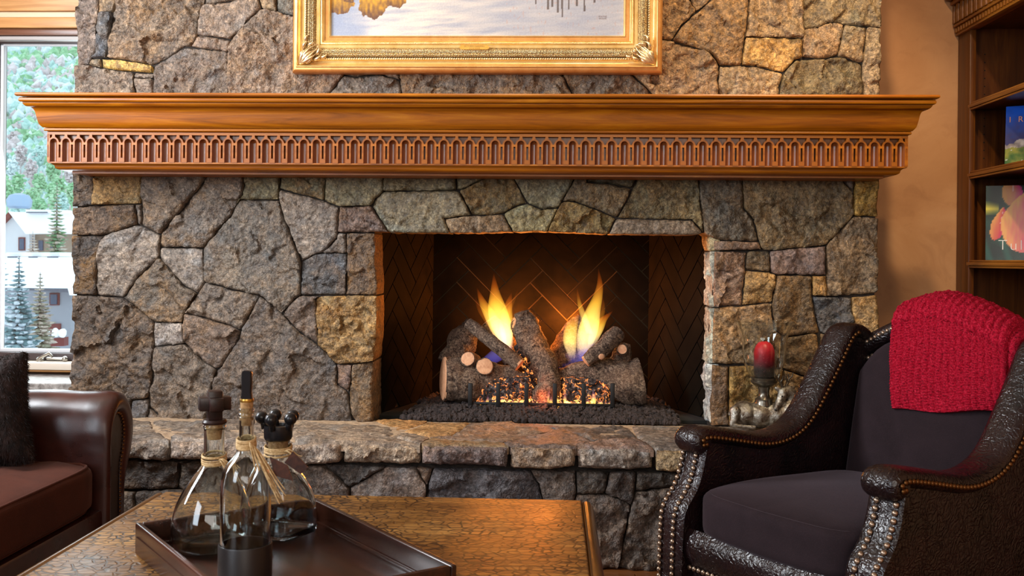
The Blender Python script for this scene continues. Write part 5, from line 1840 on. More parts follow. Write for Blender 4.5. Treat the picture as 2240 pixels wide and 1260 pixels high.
# ------------------------------------------------------------------ red knitted throw over the chair back
def knit_mat():
    M = Mat('red_chenille')
    v = M.coord('Object')
    c = M.ramp(M.noise(v, 230, 4, .7), [(.30, srgb(84, 0, 18)), (.52, srgb(184, 5, 42)), (.74, srgb(232, 58, 88))])
    c = M.mix(M.ramp(M.noise(v, 520, 2), [(.62, W(0)), (.72, W(.7))]), c, srgb(226, 96, 112))
    M.p(Base_Color=c, Roughness=.8, Specular_IOR_Level=.15)
    M.bump(M.noise(v, 330, 4, .75), .9, .004)
    return M.m
KNIT = knit_mat()
throw = thing('throw_blanket', 'folded red chunky-knit throw hanging over the armchair back', 'blanket', (.4996, 2.19375, 0), CH_ROT)
def throw_layer(x0b, x1b, x0t, x1t, lift, zb, back_len, seed, nu, nv, amp=1.0):
    # path up the front of the back, over the rail, down behind
    def pos(u, v):
        # u across, v along: 0 front hem .. 1 back hem
        fl, tl = .60, .78
        t = min(1, v / fl)
        xb = x0b + (x1b - x0b) * u
        xt = x0t + (x1t - x0t) * u
        x = xb + (xt - xb) * min(1, v / .68)
        zr = z_top(max(-.235, min(.235, x))) + .002
        hem = zb + (u - .5) * .035
        hem += .004 * math.sin(u * 9 + seed)
        if v < fl:
            z = hem + (zr - .030 - hem) * t
            y = back_y(z) - .012 - .018 * math.sin(t * math.pi) * .6
            nrm = (0, -.98, .2)
        elif v < tl:
            a = (v - fl) / (tl - fl) * math.pi
            z = zr - .030 + .036 * math.sin(a)
            yc = back_y(zr - .03) + .040
            y = yc - .052 * math.cos(a)
            nrm = (0, -math.cos(a), math.sin(a))
        else:
            z = zr - .030 - (v - tl) / (1 - tl) * back_len
            y = back_y(zr - .03) + .092 + .02 * (v - tl)
            nrm = (0, 1, 0)
        return np.array((x, y, z)), np.array(nrm), x
    L = 25
    def fn(u, v):
        p, nrm, x = pos(u, v)
        wu = u * 17.0 + .25 * math.sin(v * 9 + seed) + .12 * noise.noise(Vector((u * 3, v * 14, seed)))
        rib = abs(math.sin(wu * math.pi))
        row = .5 + .5 * math.sin(v * 2 * math.pi * 54 + (math.floor(wu) % 2) * math.pi + rib * 1.2)
        d = .0085 * rib ** .7 * (.55 + .45 * row) * amp + .0026 * noise.noise(Vector((u * 60, v * 110, seed)))
        e = min(1, 22 * u, 22 * (1 - u)) ** .5
        d += .005 * noise.noise(Vector((u * 2.4, v * 4, seed + 3)))
        return tuple(p + nrm * (lift + d) * (1) - nrm * (1 - e) * .006)
    top = grid(nu, nv, fn)
    bot = grid(nu // 6, nv // 6, lambda u, v: tuple(pos(u, v)[0] + pos(u, v)[1] * (lift - .012)), True)
    # side walls close the cloth
    def edge(us):
        r0 = [fn(us, k / nv) for k in range(nv + 1)]
        r1 = [tuple(pos(us, k / nv)[0] + pos(us, k / nv)[1] * (lift - .012)) for k in range(nv + 1)]
        return strip([r0, r1] if us else [r1, r0])
    hem = lambda vs: strip([[fn(k / nu, vs) for k in range(nu + 1)], [tuple(pos(k / nu, vs)[0] + pos(k / nu, vs)[1] * (lift - .012)) for k in range(nu + 1)]][::(-1 if vs == 0 else 1)])
    return join(top, bot, edge(0), edge(1), hem(0), hem(1))
mk('top_layer', throw_layer(-.078, .238, -.118, .192, .024, .645, .22, 1.0, 190, 240), KNIT, throw, angle=180, world=False)
mk('under_layer', throw_layer(-.070, .256, -.108, .212, .010, .660, .20, 4.0, 120, 150, .9), KNIT, throw, angle=180, world=False)

# ------------------------------------------------------------------ leather sofa on the left (faces +X)
sofa = thing('sofa', 'brown leather sofa with a rolled arm and russet velvet seat', 'sofa', (-1.6, 1.9, 0))
SXF = -1.19
# arm section (Y, Z): straight inner side, roll leaning outward
SEC = [(2.602, .06), (2.602, .30), (2.601, .45), (2.600, .52), (2.612, .570), (2.640, .604), (2.678, .618), (2.718, .606), (2.750, .572), (2.767, .525), (2.758, .478), (2.733, .444), (2.706, .42), (2.692, .385), (2.689, .30), (2.689, .06)]
sec = smooth_path(SEC, 5)
cen = np.array([2.66, .40])
def sec_at(x, grow):
    out = []
    for p in sec:
        d = p - np.array([2.655, min(p[1], .53)])
        n = d / (np.linalg.norm(d) + 1e-9)
        out.append((x, p[0] + n[0] * grow, p[1] + n[1] * grow))
    return out
ip = smooth_path([(2.614, .06), (2.614, .30), (2.614, .44), (2.611, .49), (2.616, .535), (2.636, .566), (2.664, .572), (2.690, .553), (2.702, .515), (2.696, .470), (2.684, .435), (2.680, .40), (2.680, .30), (2.680, .06)], 6)
def resample(P, n):
    P = np.asarray(P)
    s_ = np.r_[0, np.cumsum(np.linalg.norm(np.diff(P, axis=0), axis=1))]
    s_ /= s_[-1]
    return np.c_[[np.interp(np.linspace(0, 1, n), s_, P[:, k]) for k in range(2)]].T
ip = resample(ip, 76)
sec = resample(sec, 76)
def ring(t, dx):
    return [(SXF + dx, a[0] * (1 - t) + b[0] * t, a[1] * (1 - t) + b[1] * t) for a, b in zip(np.array([q[1:] for q in sec_at(0, .010)]), ip)]
rows = [ring(1.0, -.004), ring(.97, .003), ring(.75, .011), ring(.45, .011), ring(.2, .004), ring(.05, -.006)]
rng = random.Random(2)
for x in np.linspace(SXF - .03, -2.02, 26):
    rows.append(sec_at(x, .010 + .0015 * math.sin(x * 40)))
V, Fc = strip(rows)
bm = bmesh.new()
vs = [bm.verts.new(v) for v in V]
for f in Fc: bm.faces.new([vs[k] for k in f])
bmesh.ops.recalc_face_normals(bm, faces=list(bm.faces))
V, Fc = bm_geo(bm)
# gathered pleats at the front of the roll
for i, (x, y, z) in enumerate(V):
    t = (SXF - x)
    if 0 < t < .12 and z > .44:
        a = math.atan2(z - .53, y - 2.68)
        V[i] += np.array((0, y - 2.68, z - .53)) * (-.05 * (1 - t / .12) * max(0, math.cos(a * 9)) ** 6)
arm = mk('arm', (V, Fc), LEATHER_S, sofa, angle=60)
g = extrude([(a, b) for a, b in ip], [], 0, .02)
mk('front_panel', (np.c_[SXF + .001 - g[0][:, 1] * .5, g[0][:, 0], g[0][:, 2]], g[1]), LEATHER_D, arm, angle=30)
sn_me = shape_mesh('nail', lathe([(.0042, 0), (.0040, .0014), (.0030, .0028), (.0015, .0036), (1e-4, .0038)], 10), NAIL_D, 180)
inv = np.array(sofa.matrix_basis.inverted())
P = np.array([(SXF + .0035, a, b) for a, b in ip])[10:-10]
nails(arm, P @ inv[:3, :3].T + inv[:3, 3], (1, 0, 0), .0105, sn_me)
# seat: cushion with piping, base
def seat_cushion(y0, y1):
    g = pillow(.80, y1 - y0, .125, 16, 10.0, crown=.16)
    V = g[0] + np.array([SXF - .40, (y0 + y1) / 2, .392])
    V[:, 2] += np.where(V[:, 2] > .40, .006 * np.sin(V[:, 0] * 40 + V[:, 1] * 26) * np.exp(-((V[:, 0] - SXF + .2) / .16) ** 2), 0)
    c = mk('seat_cushion', (V, g[1]), VELVET_R, sofa, angle=60)
    for zn in (.88, -.88):
        mk('piping', tube(welt(.80, y1 - y0, zn, (SXF - .40, (y0 + y1) / 2, .392 + zn * .0625), 0, 10.0, span=.985), .0046, 8, roundcap=2), VELVET_R, c, angle=180)
    return c
seat_cushion(1.80, 2.60)
seat_cushion(.99, 1.795)
mk('seat_base', box(SXF - .80, SXF - .006, .98, 2.605, .07, .325, .012), LEATHER_S, sofa)
g = pillow(.22, 1.75, .62, 12, 6)
mk('backrest', (g[0] + np.array([-2.04, 1.78, .60]), g[1]), LEATHER_S, sofa, angle=60)
for x in (-1.26, -2.05):
    for y in (1.04, 2.62):
        mk('foot', lathe([(.018, 0), (.026, .02), (.030, .075)], 14, (x, y, 0)), LEGW, sofa)
# far-from-view second arm
rows2 = [[(p[0], 3.62 - p[1] - .02, p[2]) for p in r] for r in rows]
V, Fc = strip(rows2)
mk('arm', (V, [f[::-1] for f in Fc]), LEATHER_S, sofa, angle=60)

# fur pillow leaning in the sofa corner
FUR = Mat('brown_fur')
FUR.p(Base_Color=FUR.ramp(FUR.noise(FUR.coord('Object'), 40, 4), [(.35, srgb(20, 12, 11)), (.7, srgb(50, 32, 28))]), Roughness=.7, Specular_IOR_Level=.35)
pil = thing('fur_pillow', 'dark brown fur pillow propped on the sofa seat', 'pillow', (-1.535, 2.49, .455))
pb = Vector(onY(76, 1012, 2.36))
bm = bmesh.new()
bmesh.ops.create_cube(bm, size=2)
bmesh.ops.subdivide_edges(bm, edges=list(bm.edges), cuts=14, use_grid_fill=True)
for v in bm.verts:
    x, y, z = v.co
    th = (1 - abs(y) ** 3.2) * (1 - abs(z) ** 3.2)
    pin = 1 - .06 * (abs(y) * abs(z)) ** 0 * (1 - abs(y)) * (1 - abs(z))
    v.co = (x * (.012 + .062 * max(0, th) ** .6), y * .19 * (1 - .05 * math.cos(z * math.pi / 2)), z * .140 * (1 - .05 * math.cos(y * math.pi / 2)))
bm.normal_update()
PG = bm_geo(bm)
Mp = Matrix.Translation((-1.538, 2.500, .575)) @ Matrix.Rotation(math.radians(-13), 4, 'X') @ Matrix.Rotation(math.radians(-11), 4, 'Y') @ Matrix.Rotation(math.radians(90), 4, 'Z')
PW = xf(PG, Mp)
mk('pillow_body', PW, FUR.m, pil, angle=180)
rg = np.random.RandomState(6)
tri = np.array([[f[0], f[1], f[2]] for f in PW[1]] + [[f[0], f[2], f[3]] for f in PW[1] if len(f) > 3])
A, B, C_ = PW[0][tri[:, 0]], PW[0][tri[:, 1]], PW[0][tri[:, 2]]
cr = np.cross(B - A, C_ - A)
ar = np.linalg.norm(cr, axis=1)
idx = rg.choice(len(tri), 34000, p=ar / ar.sum())
u, v = rg.rand(2, len(idx), 1)
m = u + v > 1
u, v = np.where(m, 1 - u, u), np.where(m, 1 - v, v)
base_ = A[idx] + u * (B - A)[idx] + v * (C_ - A)[idx]
cen_ = np.array(Mp.translation)
nr = cr[idx] / (ar[idx][:, None] + 1e-12)
nr *= np.sign(((base_ - cen_) * nr).sum(1))[:, None]
dirn = nr + rg.normal(0, .35, nr.shape) + np.array([0, -.1, -.9])
dirn /= np.linalg.norm(dirn, axis=1)[:, None]
Ls = rg.uniform(.006, .013, (len(idx), 1))
side = np.cross(dirn, rg.normal(size=dirn.shape))
side /= np.linalg.norm(side, axis=1)[:, None]
V = np.stack([base_ - side * .0004, base_ + side * .0004, base_ + dirn * Ls * .6 + side * .0003 + np.array([0, 0, -.0005]), base_ + dirn * Ls + np.array([0, 0, -.002])], 1).reshape(-1, 3)
mk('fur_pile', (V, [[4 * i, 4 * i + 1, 4 * i + 2, 4 * i + 3] for i in range(len(idx))]), FUR.m, pil, angle=180)['kind'] = 'stuff'

# ------------------------------------------------------------------ coffee table
TX0, TX1, TY0, TY1, TZ = -.888, .064, 1.02, 2.245, .46
tab = thing('coffee_table', 'golden brown coffee table with a crackled plank top', 'table', ((TX0 + TX1) / 2, (TY0 + TY1) / 2, 0))
mk('table_top', box(TX0, TX1, TY0, TY1, TZ - .03, TZ, .004, 3), TABLE, tab)
# rounded rail moulding proud of the top on both long sides
def rail(xa, xb):
    s = 1 if xb > xa else -1
    pr = [(xa, TZ - .055), (xa, TZ - .006), (xa + s * .003, TZ - .003), (xa + s * .006, TZ - .0045), (xa + s * .010, TZ - .002), (xa + s * .018, TZ - .004), (xa + s * .026, TZ - .014), (xa + s * .029, TZ - .028), (xa + s * .026, TZ - .045), (xa + s * .020, TZ - .055)]
    rows = [[(x, y, z) for x, z in pr] for y in (TY0 - .004, TY0, TY1 - .010, TY1 - .002, TY1 + .001)]
    rows[0] = [(xa + (x - xa) * .8, TY0 - .006, z - .002) for x, z in pr]
    rows[-1] = [(xa + (x - xa) * .75, TY1 + .002, z - .003) for x, z in pr]
    V, Fc = strip(rows, True)
    n = len(pr)
    Fc += [list(range(n)), [4 * n + k for k in range(n)][::-1]]
    bm = bmesh.new()
    vs = [bm.verts.new(v) for v in V]
    for f in Fc: bm.faces.new([vs[k] for k in f])
    bmesh.ops.recalc_face_normals(bm, faces=list(bm.faces))
    return bm_geo(bm)
mk('edge_moulding', rail(TX1, TX1 + .03), TABLE_E, tab, angle=50)
mk('edge_moulding', rail(TX0, TX0 - .03), TABLE_E, tab, angle=50)
mk('far_edge', box(TX0, TX1, TY1 - .002, TY1 + .008, TZ - .05, TZ - .004, .004), TABLE_E, tab)
mk('apron', box(TX0 + .03, TX1 - .03, TY0 + .04, TY1 - .04, TZ - .14, TZ - .03), TABLE_E, tab, smooth=False)
for x in (TX0 + .06, TX1 - .06):
    for y in (TY0 + .07, TY1 - .07):
        mk('leg', box(x - .035, x + .035, y - .035, y + .035, 0, TZ - .03, .008), TABLE_E, tab)

# ------------------------------------------------------------------ mahogany tray, turned on the table
tL, tF, tR = onZ(288, 1140, .514), onZ(690, 1090, .514), onZ(1000, 1238, .514)
eu = (tR - tF)[:2]
tw = np.linalg.norm(eu)
eu /= tw
ev = np.array([eu[1], -eu[0]])
if ev @ (tL - tF)[:2] < 0: ev = -ev
td = abs((tL - tF)[:2] @ ev)
TC = tF[:2] + eu * tw / 2 + ev * td / 2
tray = thing('serving_tray', 'dark mahogany rectangular serving tray lying askew on the coffee table', 'tray', (TC[0], TC[1], TZ), math.atan2(eu[1], eu[0]))
hw, hd = tw / 2, td / 2
tl = lambda n, g, m=MAHOG, a=40: mk(n, g, m, tray, world=False, angle=a)
tl('tray_floor', box(-hw + .01, hw - .01, -hd + .01, hd - .01, .002, .014, .002))
TW, RH = .011, .056
for nm, b in (('side_wall', (-hw, hw, -hd, -hd + TW)), ('side_wall', (-hw, hw, hd - TW, hd)), ('end_wall', (-hw, -hw + TW, -hd + TW, hd - TW)), ('end_wall', (hw - TW, hw, -hd + TW, hd - TW))):
    w_ = tl(nm, box(b[0], b[1], b[2], b[3], 0, RH, .003, 3))
# shadow groove moulding on the outside and a step inside
gm = MAHOG
for y in (-hd, hd):
    s = 1 if y > 0 else -1
    tl('outer_bead', box(-hw + .012, hw - .012, y - .0015, y + .0015, .030, .034, .001), gm)
    tl('inner_step', box(-hw + TW, hw - TW, *(sorted((y - s * TW, y - s * (TW + .006)))), .012, .020, .002), gm)
for x in (-hw, hw):
    s = 1 if x > 0 else -1
    tl('outer_bead', box(x - .0015, x + .0015, -hd + .012, hd - .012, .030, .034, .001), gm)
    tl('inner_step', box(*(sorted((x - s * TW, x - s * (TW + .006)))), -hd + TW, hd - TW, .012, .020, .002), gm)

# ------------------------------------------------------------------ three glass bottles on the tray
ZT = TZ + .0142
def hollow(prof, wall, n=48, c=(0, 0, 0), base=.007, **kw):
    """glass vessel: outer profile (r, z) from the foot up, inner skin offset by wall"""
    inner = [(max(r - wall, .0008), max(z, base)) for r, z in prof]
    inner = [p for i, p in enumerate(inner) if p[1] > base or i == 0 or prof[i][1] >= base - 1e-9]
    inner = [(1e-4, base)] + [p for p in inner if p[1] > base + 1e-6]
    # floor of the inner skin
    r0 = inner[1][0]
    inner = [(1e-4, base), (r0 * .9, base)] + inner[1:]
    return lathe([(1e-4, .0015)] + prof + inner[::-1], n, c, **kw)
def px_prof(pts, xc, Yd, zb):
    """(half width px, y px) -> (r, z above foot)"""
    return [(hwp * Yd / F_PX, onY(xc, y, Yd)[2] - zb) for hwp, y in pts]
def raffia(parent, c, z, r, turns=3, tails=((1, 0, -.04),), seed=1, rad=.0016):
    rg = random.Random(seed)
    ps = []
    for k in range(turns * 3):
        ph, dz = rg.uniform(0, 6.28), rg.uniform(-.008, .008)
        pts = [(c[0] + (r + .0015 + rg.uniform(0, .0015)) * math.cos(ph + a), c[1] + (r + .0015) * math.sin(ph + a), z + dz + .003 * math.sin(a + ph)) for a in np.linspace(0, 6.4, 26)]
        ps.append(tube(pts, rad, 6, squash=.6))
    for tx, ty, tz in tails:
        for k in range(5):
            e = np.array((tx, ty, tz)) + np.array([rg.uniform(-.008, .008) for _ in range(3)])
            s0 = np.array((c[0] + r * .7 * (1 if tx > 0 else -1), c[1] - r * .75, z))
            P = smooth_path([s0, s0 + e * .35 + np.array((0, -.006, .008)), s0 + e * .75, s0 + e], 5)
            ps.append(tube(P, np.linspace(rad * 1.2, rad * .5, len(P)), 5, squash=.5))
    o = mk('raffia_tie', join(*ps), RAFFIA, parent, angle=180)
    o['kind'] = 'stuff'
    return o
def tagcard(parent, pxs, Yd, name='hanging_tag'):
    P = [onY(x, y, Yd + d) for x, y, d in pxs]
    n = np.cross(P[1] - P[0], P[2] - P[1])
    n = n / np.linalg.norm(n) * .003
    V = [p for p in P] + [p + n for p in P]
    k = len(P)
    return mk(name, (V, [list(range(k)), [k + i for i in range(k)][::-1]] + [[i, k + i, k + (i + 1) % k, (i + 1) % k] for i in range(k)]), LEATHER_TAG, parent, smooth=False)

# A: round-bellied decanter with a cross stopper
fA_ = onZ(465, 1212, ZT)
YA = fA_[1] + .035
cA = (onY(467, 1150, YA)[0], YA, ZT)
bA = thing('bottle', 'round-bellied clear glass decanter with a dark cross-shaped stopper', 'bottle', cA)
pA = px_prof([(58, 1206), (72, 1199), (84, 1186), (90, 1165), (91, 1148), (87, 1122), (78, 1095), (64, 1068), (46, 1042), (32, 1024), (24.5, 1010), (22.5, 995), (22.5, 940), (24.5, 935), (24.5, 930), (22, 928)], 465, YA, ZT)
pA = [(.9 * pA[0][0], 0)] + [(r, max(z, .002 * (i + 1))) for i, (r, z) in enumerate(pA)]
mk('glass_body', hollow([tuple(p) for p in smooth_path(pA, 3)], .0026, 56, cA), GLASS, bA, angle=180)
zz0 = lambda y: onY(465, y, YA)[2]
s_ = YA / F_PX
mk('cork', lathe([(1e-4, zz0(960)), (15 * s_, zz0(960)), (19 * s_, zz0(928)), (19 * s_, zz0(924)), (1e-4, zz0(924))], 24, (cA[0], cA[1], 0)), CORK, bA, angle=50)
cxs = cA[0]
mk('rim_disc', lathe([(1e-4, zz0(926)), (26 * s_, zz0(926)), (27 * s_, zz0(922)), (24 * s_, zz0(917)), (1e-4, zz0(917))], 28, (cxs, cA[1], 0)), DARKWOOD, bA, angle=40)
cz = zz0(882)
u_ = 15.0 * s_
Rz = Matrix.Translation((cxs, cA[1], cz)) @ Matrix.Rotation(math.radians(28), 4, 'Z')
st = join(box(-u_ * 2.25, u_ * 2.25, -u_, u_, -u_, u_, .002), box(-u_, u_, -u_ * 2.25, u_ * 2.25, -u_ * .98, u_ * .98, .002), box(-u_ * 1.02, u_ * 1.02, -u_ * 1.02, u_ * 1.02, -u_ * 2.4, u_ * 1.9, .002))
mk('cross_stopper', xf(st, Rz), DARKWOOD, bA, angle=40)
raffia(bA, cA, zz0(1003), 23.5 * s_, 3, ((.035, -.01, -.012), (.028, -.01, -.035)), 3)

# B: tall bottle in a black leather sleeve
YBt = 1.475
xB = onY(537, 1150, YBt)[0]
zB = lambda y: onY(537, y, YBt)[2]
cB = (xB, YBt, ZT)
bB = thing('bottle', 'tall clear glass bottle with a black sleeve and flat black stopper', 'bottle', cB)
s_ = YBt / F_PX
pB = [(.036, 0), (.0375, .004), (55 * s_, .012)] + px_prof([(55, 1180), (55, 1100), (55, 1070), (54, 1050), (50, 1031), (42, 1015), (29, 1000), (20, 988), (16.8, 968), (15.5, 915), (18, 911), (18, 905), (15.5, 902), (17, 898), (17, 894), (15, 892)], 537, YBt, ZT)
mk('glass_body', hollow([tuple(p) for p in smooth_path(pB, 3)], .0026, 56, cB), GLASS, bB, angle=180)
ztop_, r_ = zB(1187) - ZT, 58.5 * s_
mk('leather_sleeve', lathe([(55.6 * s_, .001), (r_, .001), (r_, ztop_ - .002), (r_ - .0008, ztop_), (55.6 * s_, ztop_), (55.6 * s_, .001)], 56, cB), WRAP, bB, angle=40)
xn = onY(544, 900, YBt)[0]
mk('cork', lathe([(1e-4, zB(930)), (11 * s_, zB(930)), (13.5 * s_, zB(892)), (14 * s_, zB(879)), (1e-4, zB(879))], 22, (xB, YBt, 0)), CORK, bB, angle=50)
mk('gold_rim', lathe([(1e-4, zB(879)), (14.5 * s_, zB(879)), (15.5 * s_, zB(876)), (14.5 * s_, zB(872)), (1e-4, zB(872))], 22, (xB, YBt, 0)), GOLDRIM, bB, angle=50)
rows = []
for y, w_ in ((872, 12), (868, 12.5), (858, 10.5), (845, 11), (825, 11.5), (816, 11.5), (812, 10), (810.5, 7)):
    rows.append([(xB + w_ * s_ * a, YBt + 6.5 * s_ * b, zB(y)) for a, b in ((-1, -.6), (-.8, -1), (.8, -1), (1, -.6), (1, .6), (.8, 1), (-.8, 1), (-1, .6))])
V, Fc = strip(rows, True)
Fc += [list(range(8))[::-1], [7 * 8 + k for k in range(8)]]
mk('flat_stopper', (V, Fc), BLACKBALL, bB, angle=40)
raffia(bB, cB, zB(966), 17 * s_, 6, ((.045, -.02, -.055), (.052, -.02, -.070), (.056, -.015, -.082), (.02, -.02, -.03)), 5, .0019)
tagcard(bB, [(590, 1000, -.02), (628, 1018, -.02), (640, 1052, -.02), (600, 1040, -.02)], YBt)

# C: squat square-shouldered bottle with a crown stopper
YC = 1.865
xC = onY(607, 1100, YC)[0]
zC = lambda y: onY(607, y, YC)[2]
cC = (xC, YC, ZT)
bC = thing('bottle', 'squat clear glass bottle with a black five-ball crown stopper', 'bottle', cC, 0)
s_ = YC / F_PX
pC = px_prof([(74, 1172), (79, 1164), (80.5, 1148), (79, 1115), (75, 1085), (68, 1062), (56, 1040), (42, 1024), (31, 1012), (27, 1000), (26, 985), (26, 964), (28, 961), (26, 958)], 607, YC, ZT)
pC = [(.9 * pC[0][0], 0)] + [(r, max(z, .003 * (i + 1))) for i, (r, z) in enumerate(pC)]
V, Fc = hollow([tuple(p) for p in smooth_path(pC, 3)], .0032, 64, (0, 0, 0), .010)
k = np.clip((.115 - V[:, 2]) / .06, 0, 1)
ang = np.arctan2(V[:, 1], V[:, 0]) + math.radians(20)
sq = (np.abs(np.cos(ang)) ** 5 + np.abs(np.sin(ang)) ** 5) ** (-1 / 5)
f_ = 1 + (sq * .90 - 1) * k
V[:, 0] *= f_
V[:, 1] *= f_ * (1 - .18 * k)
mk('glass_body', (V + np.array(cC), Fc), GLASS, bC, angle=180)
mk('cork', lathe([(1e-4, zC(990)), (20 * s_, zC(990)), (23 * s_, zC(958)), (1e-4, zC(958))], 22, (xC, YC, 0)), CORK, bC, angle=50)
crown = mk('crown_stopper', lathe([(1e-4, zC(960)), (29 * s_, zC(960)), (31 * s_, zC(955)), (31.5 * s_, zC(936)), (31 * s_, zC(930)), (27 * s_, zC(929)), (25 * s_, zC(934)), (1e-4, zC(936))], 32, (xC, YC, 0)), BLACKBALL, bC, angle=50)
for i in range(5):
    a = math.radians(-100 + 72 * i)
    tip = np.array((xC + math.cos(a) * 36 * s_, YC + math.sin(a) * 36 * s_, zC(913)))
    foot_ = np.array((xC + math.cos(a) * 28 * s_, YC + math.sin(a) * 28 * s_, zC(936)))
    mk('crown_point', tube([foot_, (foot_ + tip) / 2, tip], [9 * s_, 7 * s_, 6 * s_], 10), BLACKBALL, crown, angle=180)
    mk('crown_ball', sphere(tip, 14 * s_, 16, 10), BLACKBALL, crown, angle=180)
raffia(bC, cC, zC(984), 27 * s_, 3, ((.035, -.008, -.012),), 8)
tagcard(bC, [(640, 988, -.05), (674, 1022, -.05), (658, 1037, -.05), (622, 1012, -.05)], YC)

# ------------------------------------------------------------------ stag candle holder on the hearth
YS = 3.545
sS = YS / F_PX
def S3(px, py, dy=0.0):
    return onY(px, py, YS + dy)
PEW = Mat('antique_pewter')
vv = PEW.coord('Object')
PEW.p(Base_Color=PEW.ramp(PEW.noise(vv, 38, 5, .65, .8), [(.34, srgb(92, 74, 58)), (.5, srgb(150, 144, 132)), (.7, srgb(206, 204, 196))]), Metallic=.9, Roughness=PEW.ramp(PEW.noise(vv, 60, 4), [(.3, W(.22)), (.7, W(.45))]))
PEW.bump(PEW.math('ADD', PEW.noise(vv, 150, 4, .7, 1.0), PEW.noise(vv, 46, 3)), .55, .004)
PEW2 = simple('dark_pewter', srgb(118, 112, 100), .28, .9)
stag = thing('stag_candle_holder', 'pewter lying stag bearing a candle pedestal on its back', 'candle holder', (*S3(1672, 938)[:2], ZH))
ell = []
def blob(px, py, rx, ry, rd=None, dy=0.0, rot=0):
    c = S3(px, py, dy)
    g = sphere((0, 0, 0), 1, 16, 11, (rx * sS, (rd or ry) * sS, ry * sS))
    g = xf(g, Matrix.Translation(Vector(c)) @ Matrix.Rotation(math.radians(rot), 4, 'Y'))
    ell.append(g)
def limb(pts, dyr, n=12):
    P = np.array([[*S3(x, y, d), r * sS] for x, y, d, r in pts])
    S = smooth_path(P, 4)
    ell.append(tube(S[:, :3], S[:, 3], n, roundcap=3))
blob(1628, 905, 29, 28, 34)                                # haunch
blob(1660, 908, 40, 28, 34)                                # barrel
blob(1695, 908, 40, 29, 34)
blob(1722, 903, 28, 33, 32)                                # chest
limb([(1722, 905, .0, 27), (1733, 882, -.0, 19), (1730, 862, -.008, 14), (1720, 856, -.014, 13)], 0)   # neck
limb([(1724, 853, -.012, 11), (1714, 862, -.024, 11.5), (1706, 876, -.034, 9), (1700, 889, -.042, 6.5), (1698, 894, -.044, 5.5)], 0)  # head, muzzle down and left
blob(1712, 858, 11, 10, 10, -.026)                         # brow
limb([(1608, 900, -.035, 13), (1606, 918, -.045, 9), (1601, 929, -.05, 6), (1625, 933, -.055, 4.6), (1650, 935, -.055, 4.8)], 0)  # hind leg folded forward, hock at the back
limb([(1736, 915, -.03, 12), (1722, 930, -.05, 7.5), (1700, 934, -.055, 5.5), (1684, 935, -.055, 5)], 0)  # fore leg tucked under
limb([(1602, 898, .0, 6), (1597, 906, .0, 5)], 0)          # tail
V, Fc = join(*ell)
o = mk('stag_body', (V, Fc), PEW.m, stag, angle=180)
md_ = o.modifiers.new('remesh', 'REMESH')
md_.mode, md_.voxel_size, md_.use_smooth_shade = 'VOXEL', .0026, True
sm_ = o.modifiers.new('smooth', 'SMOOTH')
sm_.factor, sm_.iterations = .6, 7
for s_x, pts in ((-1, [(1712, 849, -.020), (1708, 838, -.022), (1703, 829, -.026), (1706, 817, -.026)]), (1, [(1718, 848, -.012), (1723, 838, -.008), (1726, 828, -.004), (1724, 818, -.004)])):
    P = smooth_path([S3(*p) for p in pts], 5)
    g = [tube(P, np.linspace(3.4, 1.4, len(P)) * sS, 8, roundcap=2)]
    b1 = P[6]
    g.append(tube(smooth_path([b1, b1 + np.array((s_x * -.006, -.004, .010)), b1 + np.array((s_x * -.008, -.008, .022))], 4), np.linspace(2.6, 1.0, 9) * sS, 7, roundcap=2))
    b2 = P[10]
    g.append(tube(smooth_path([b2, b2 + np.array((s_x * .010, -.002, .008)), b2 + np.array((s_x * .013, -.004, .020))], 4), np.linspace(2.2, .9, 9) * sS, 7, roundcap=2))
    mk('antler', join(*g), PEW2, stag, angle=180)
for px, py, dy, rot in ((1731, 851, -.004, 55), (1703, 852, -.03, -60)):
    g = sphere((0, 0, 0), 1, 12, 8, (4.6 * sS, 2.4 * sS, 9.5 * sS))
    mk('ear', xf(g, Matrix.Translation(Vector(S3(px, py, dy))) @ Matrix.Rotation(math.radians(rot), 4, 'Y')), PEW.m, stag, angle=180)
EYE = simple('stag_eye', (.01, .008, .006, 1), .2)
for px, py, dy in ((1711, 867, -.046), (1703, 868, -.032)):
    mk('eye', sphere(S3(px, py, dy), 1.9 * sS, 10, 7), EYE, stag, angle=180)
mk('nose_tip', sphere(S3(1697, 896, -.047), 3.2 * sS, 10, 7), EYE, stag, angle=180)
zS = lambda y: S3(1670, y)[2]
cs = S3(1671, 850)
pr = [(21, 886), (20, 881), (18.5, 877), (18.5, 873), (14, 869), (11.5, 862), (11.5, 853), (14, 846), (20, 843), (25, 839), (28, 836), (28.5, 833), (26, 831), (27, 828), (28, 825.5), (26, 824.5), (1e-4 / sS, 825)]
mk('candle_pedestal', lathe([(r * sS, zS(y)) for r, y in pr], 40, (cs[0], YS, 0)), PEW2, stag, angle=30)
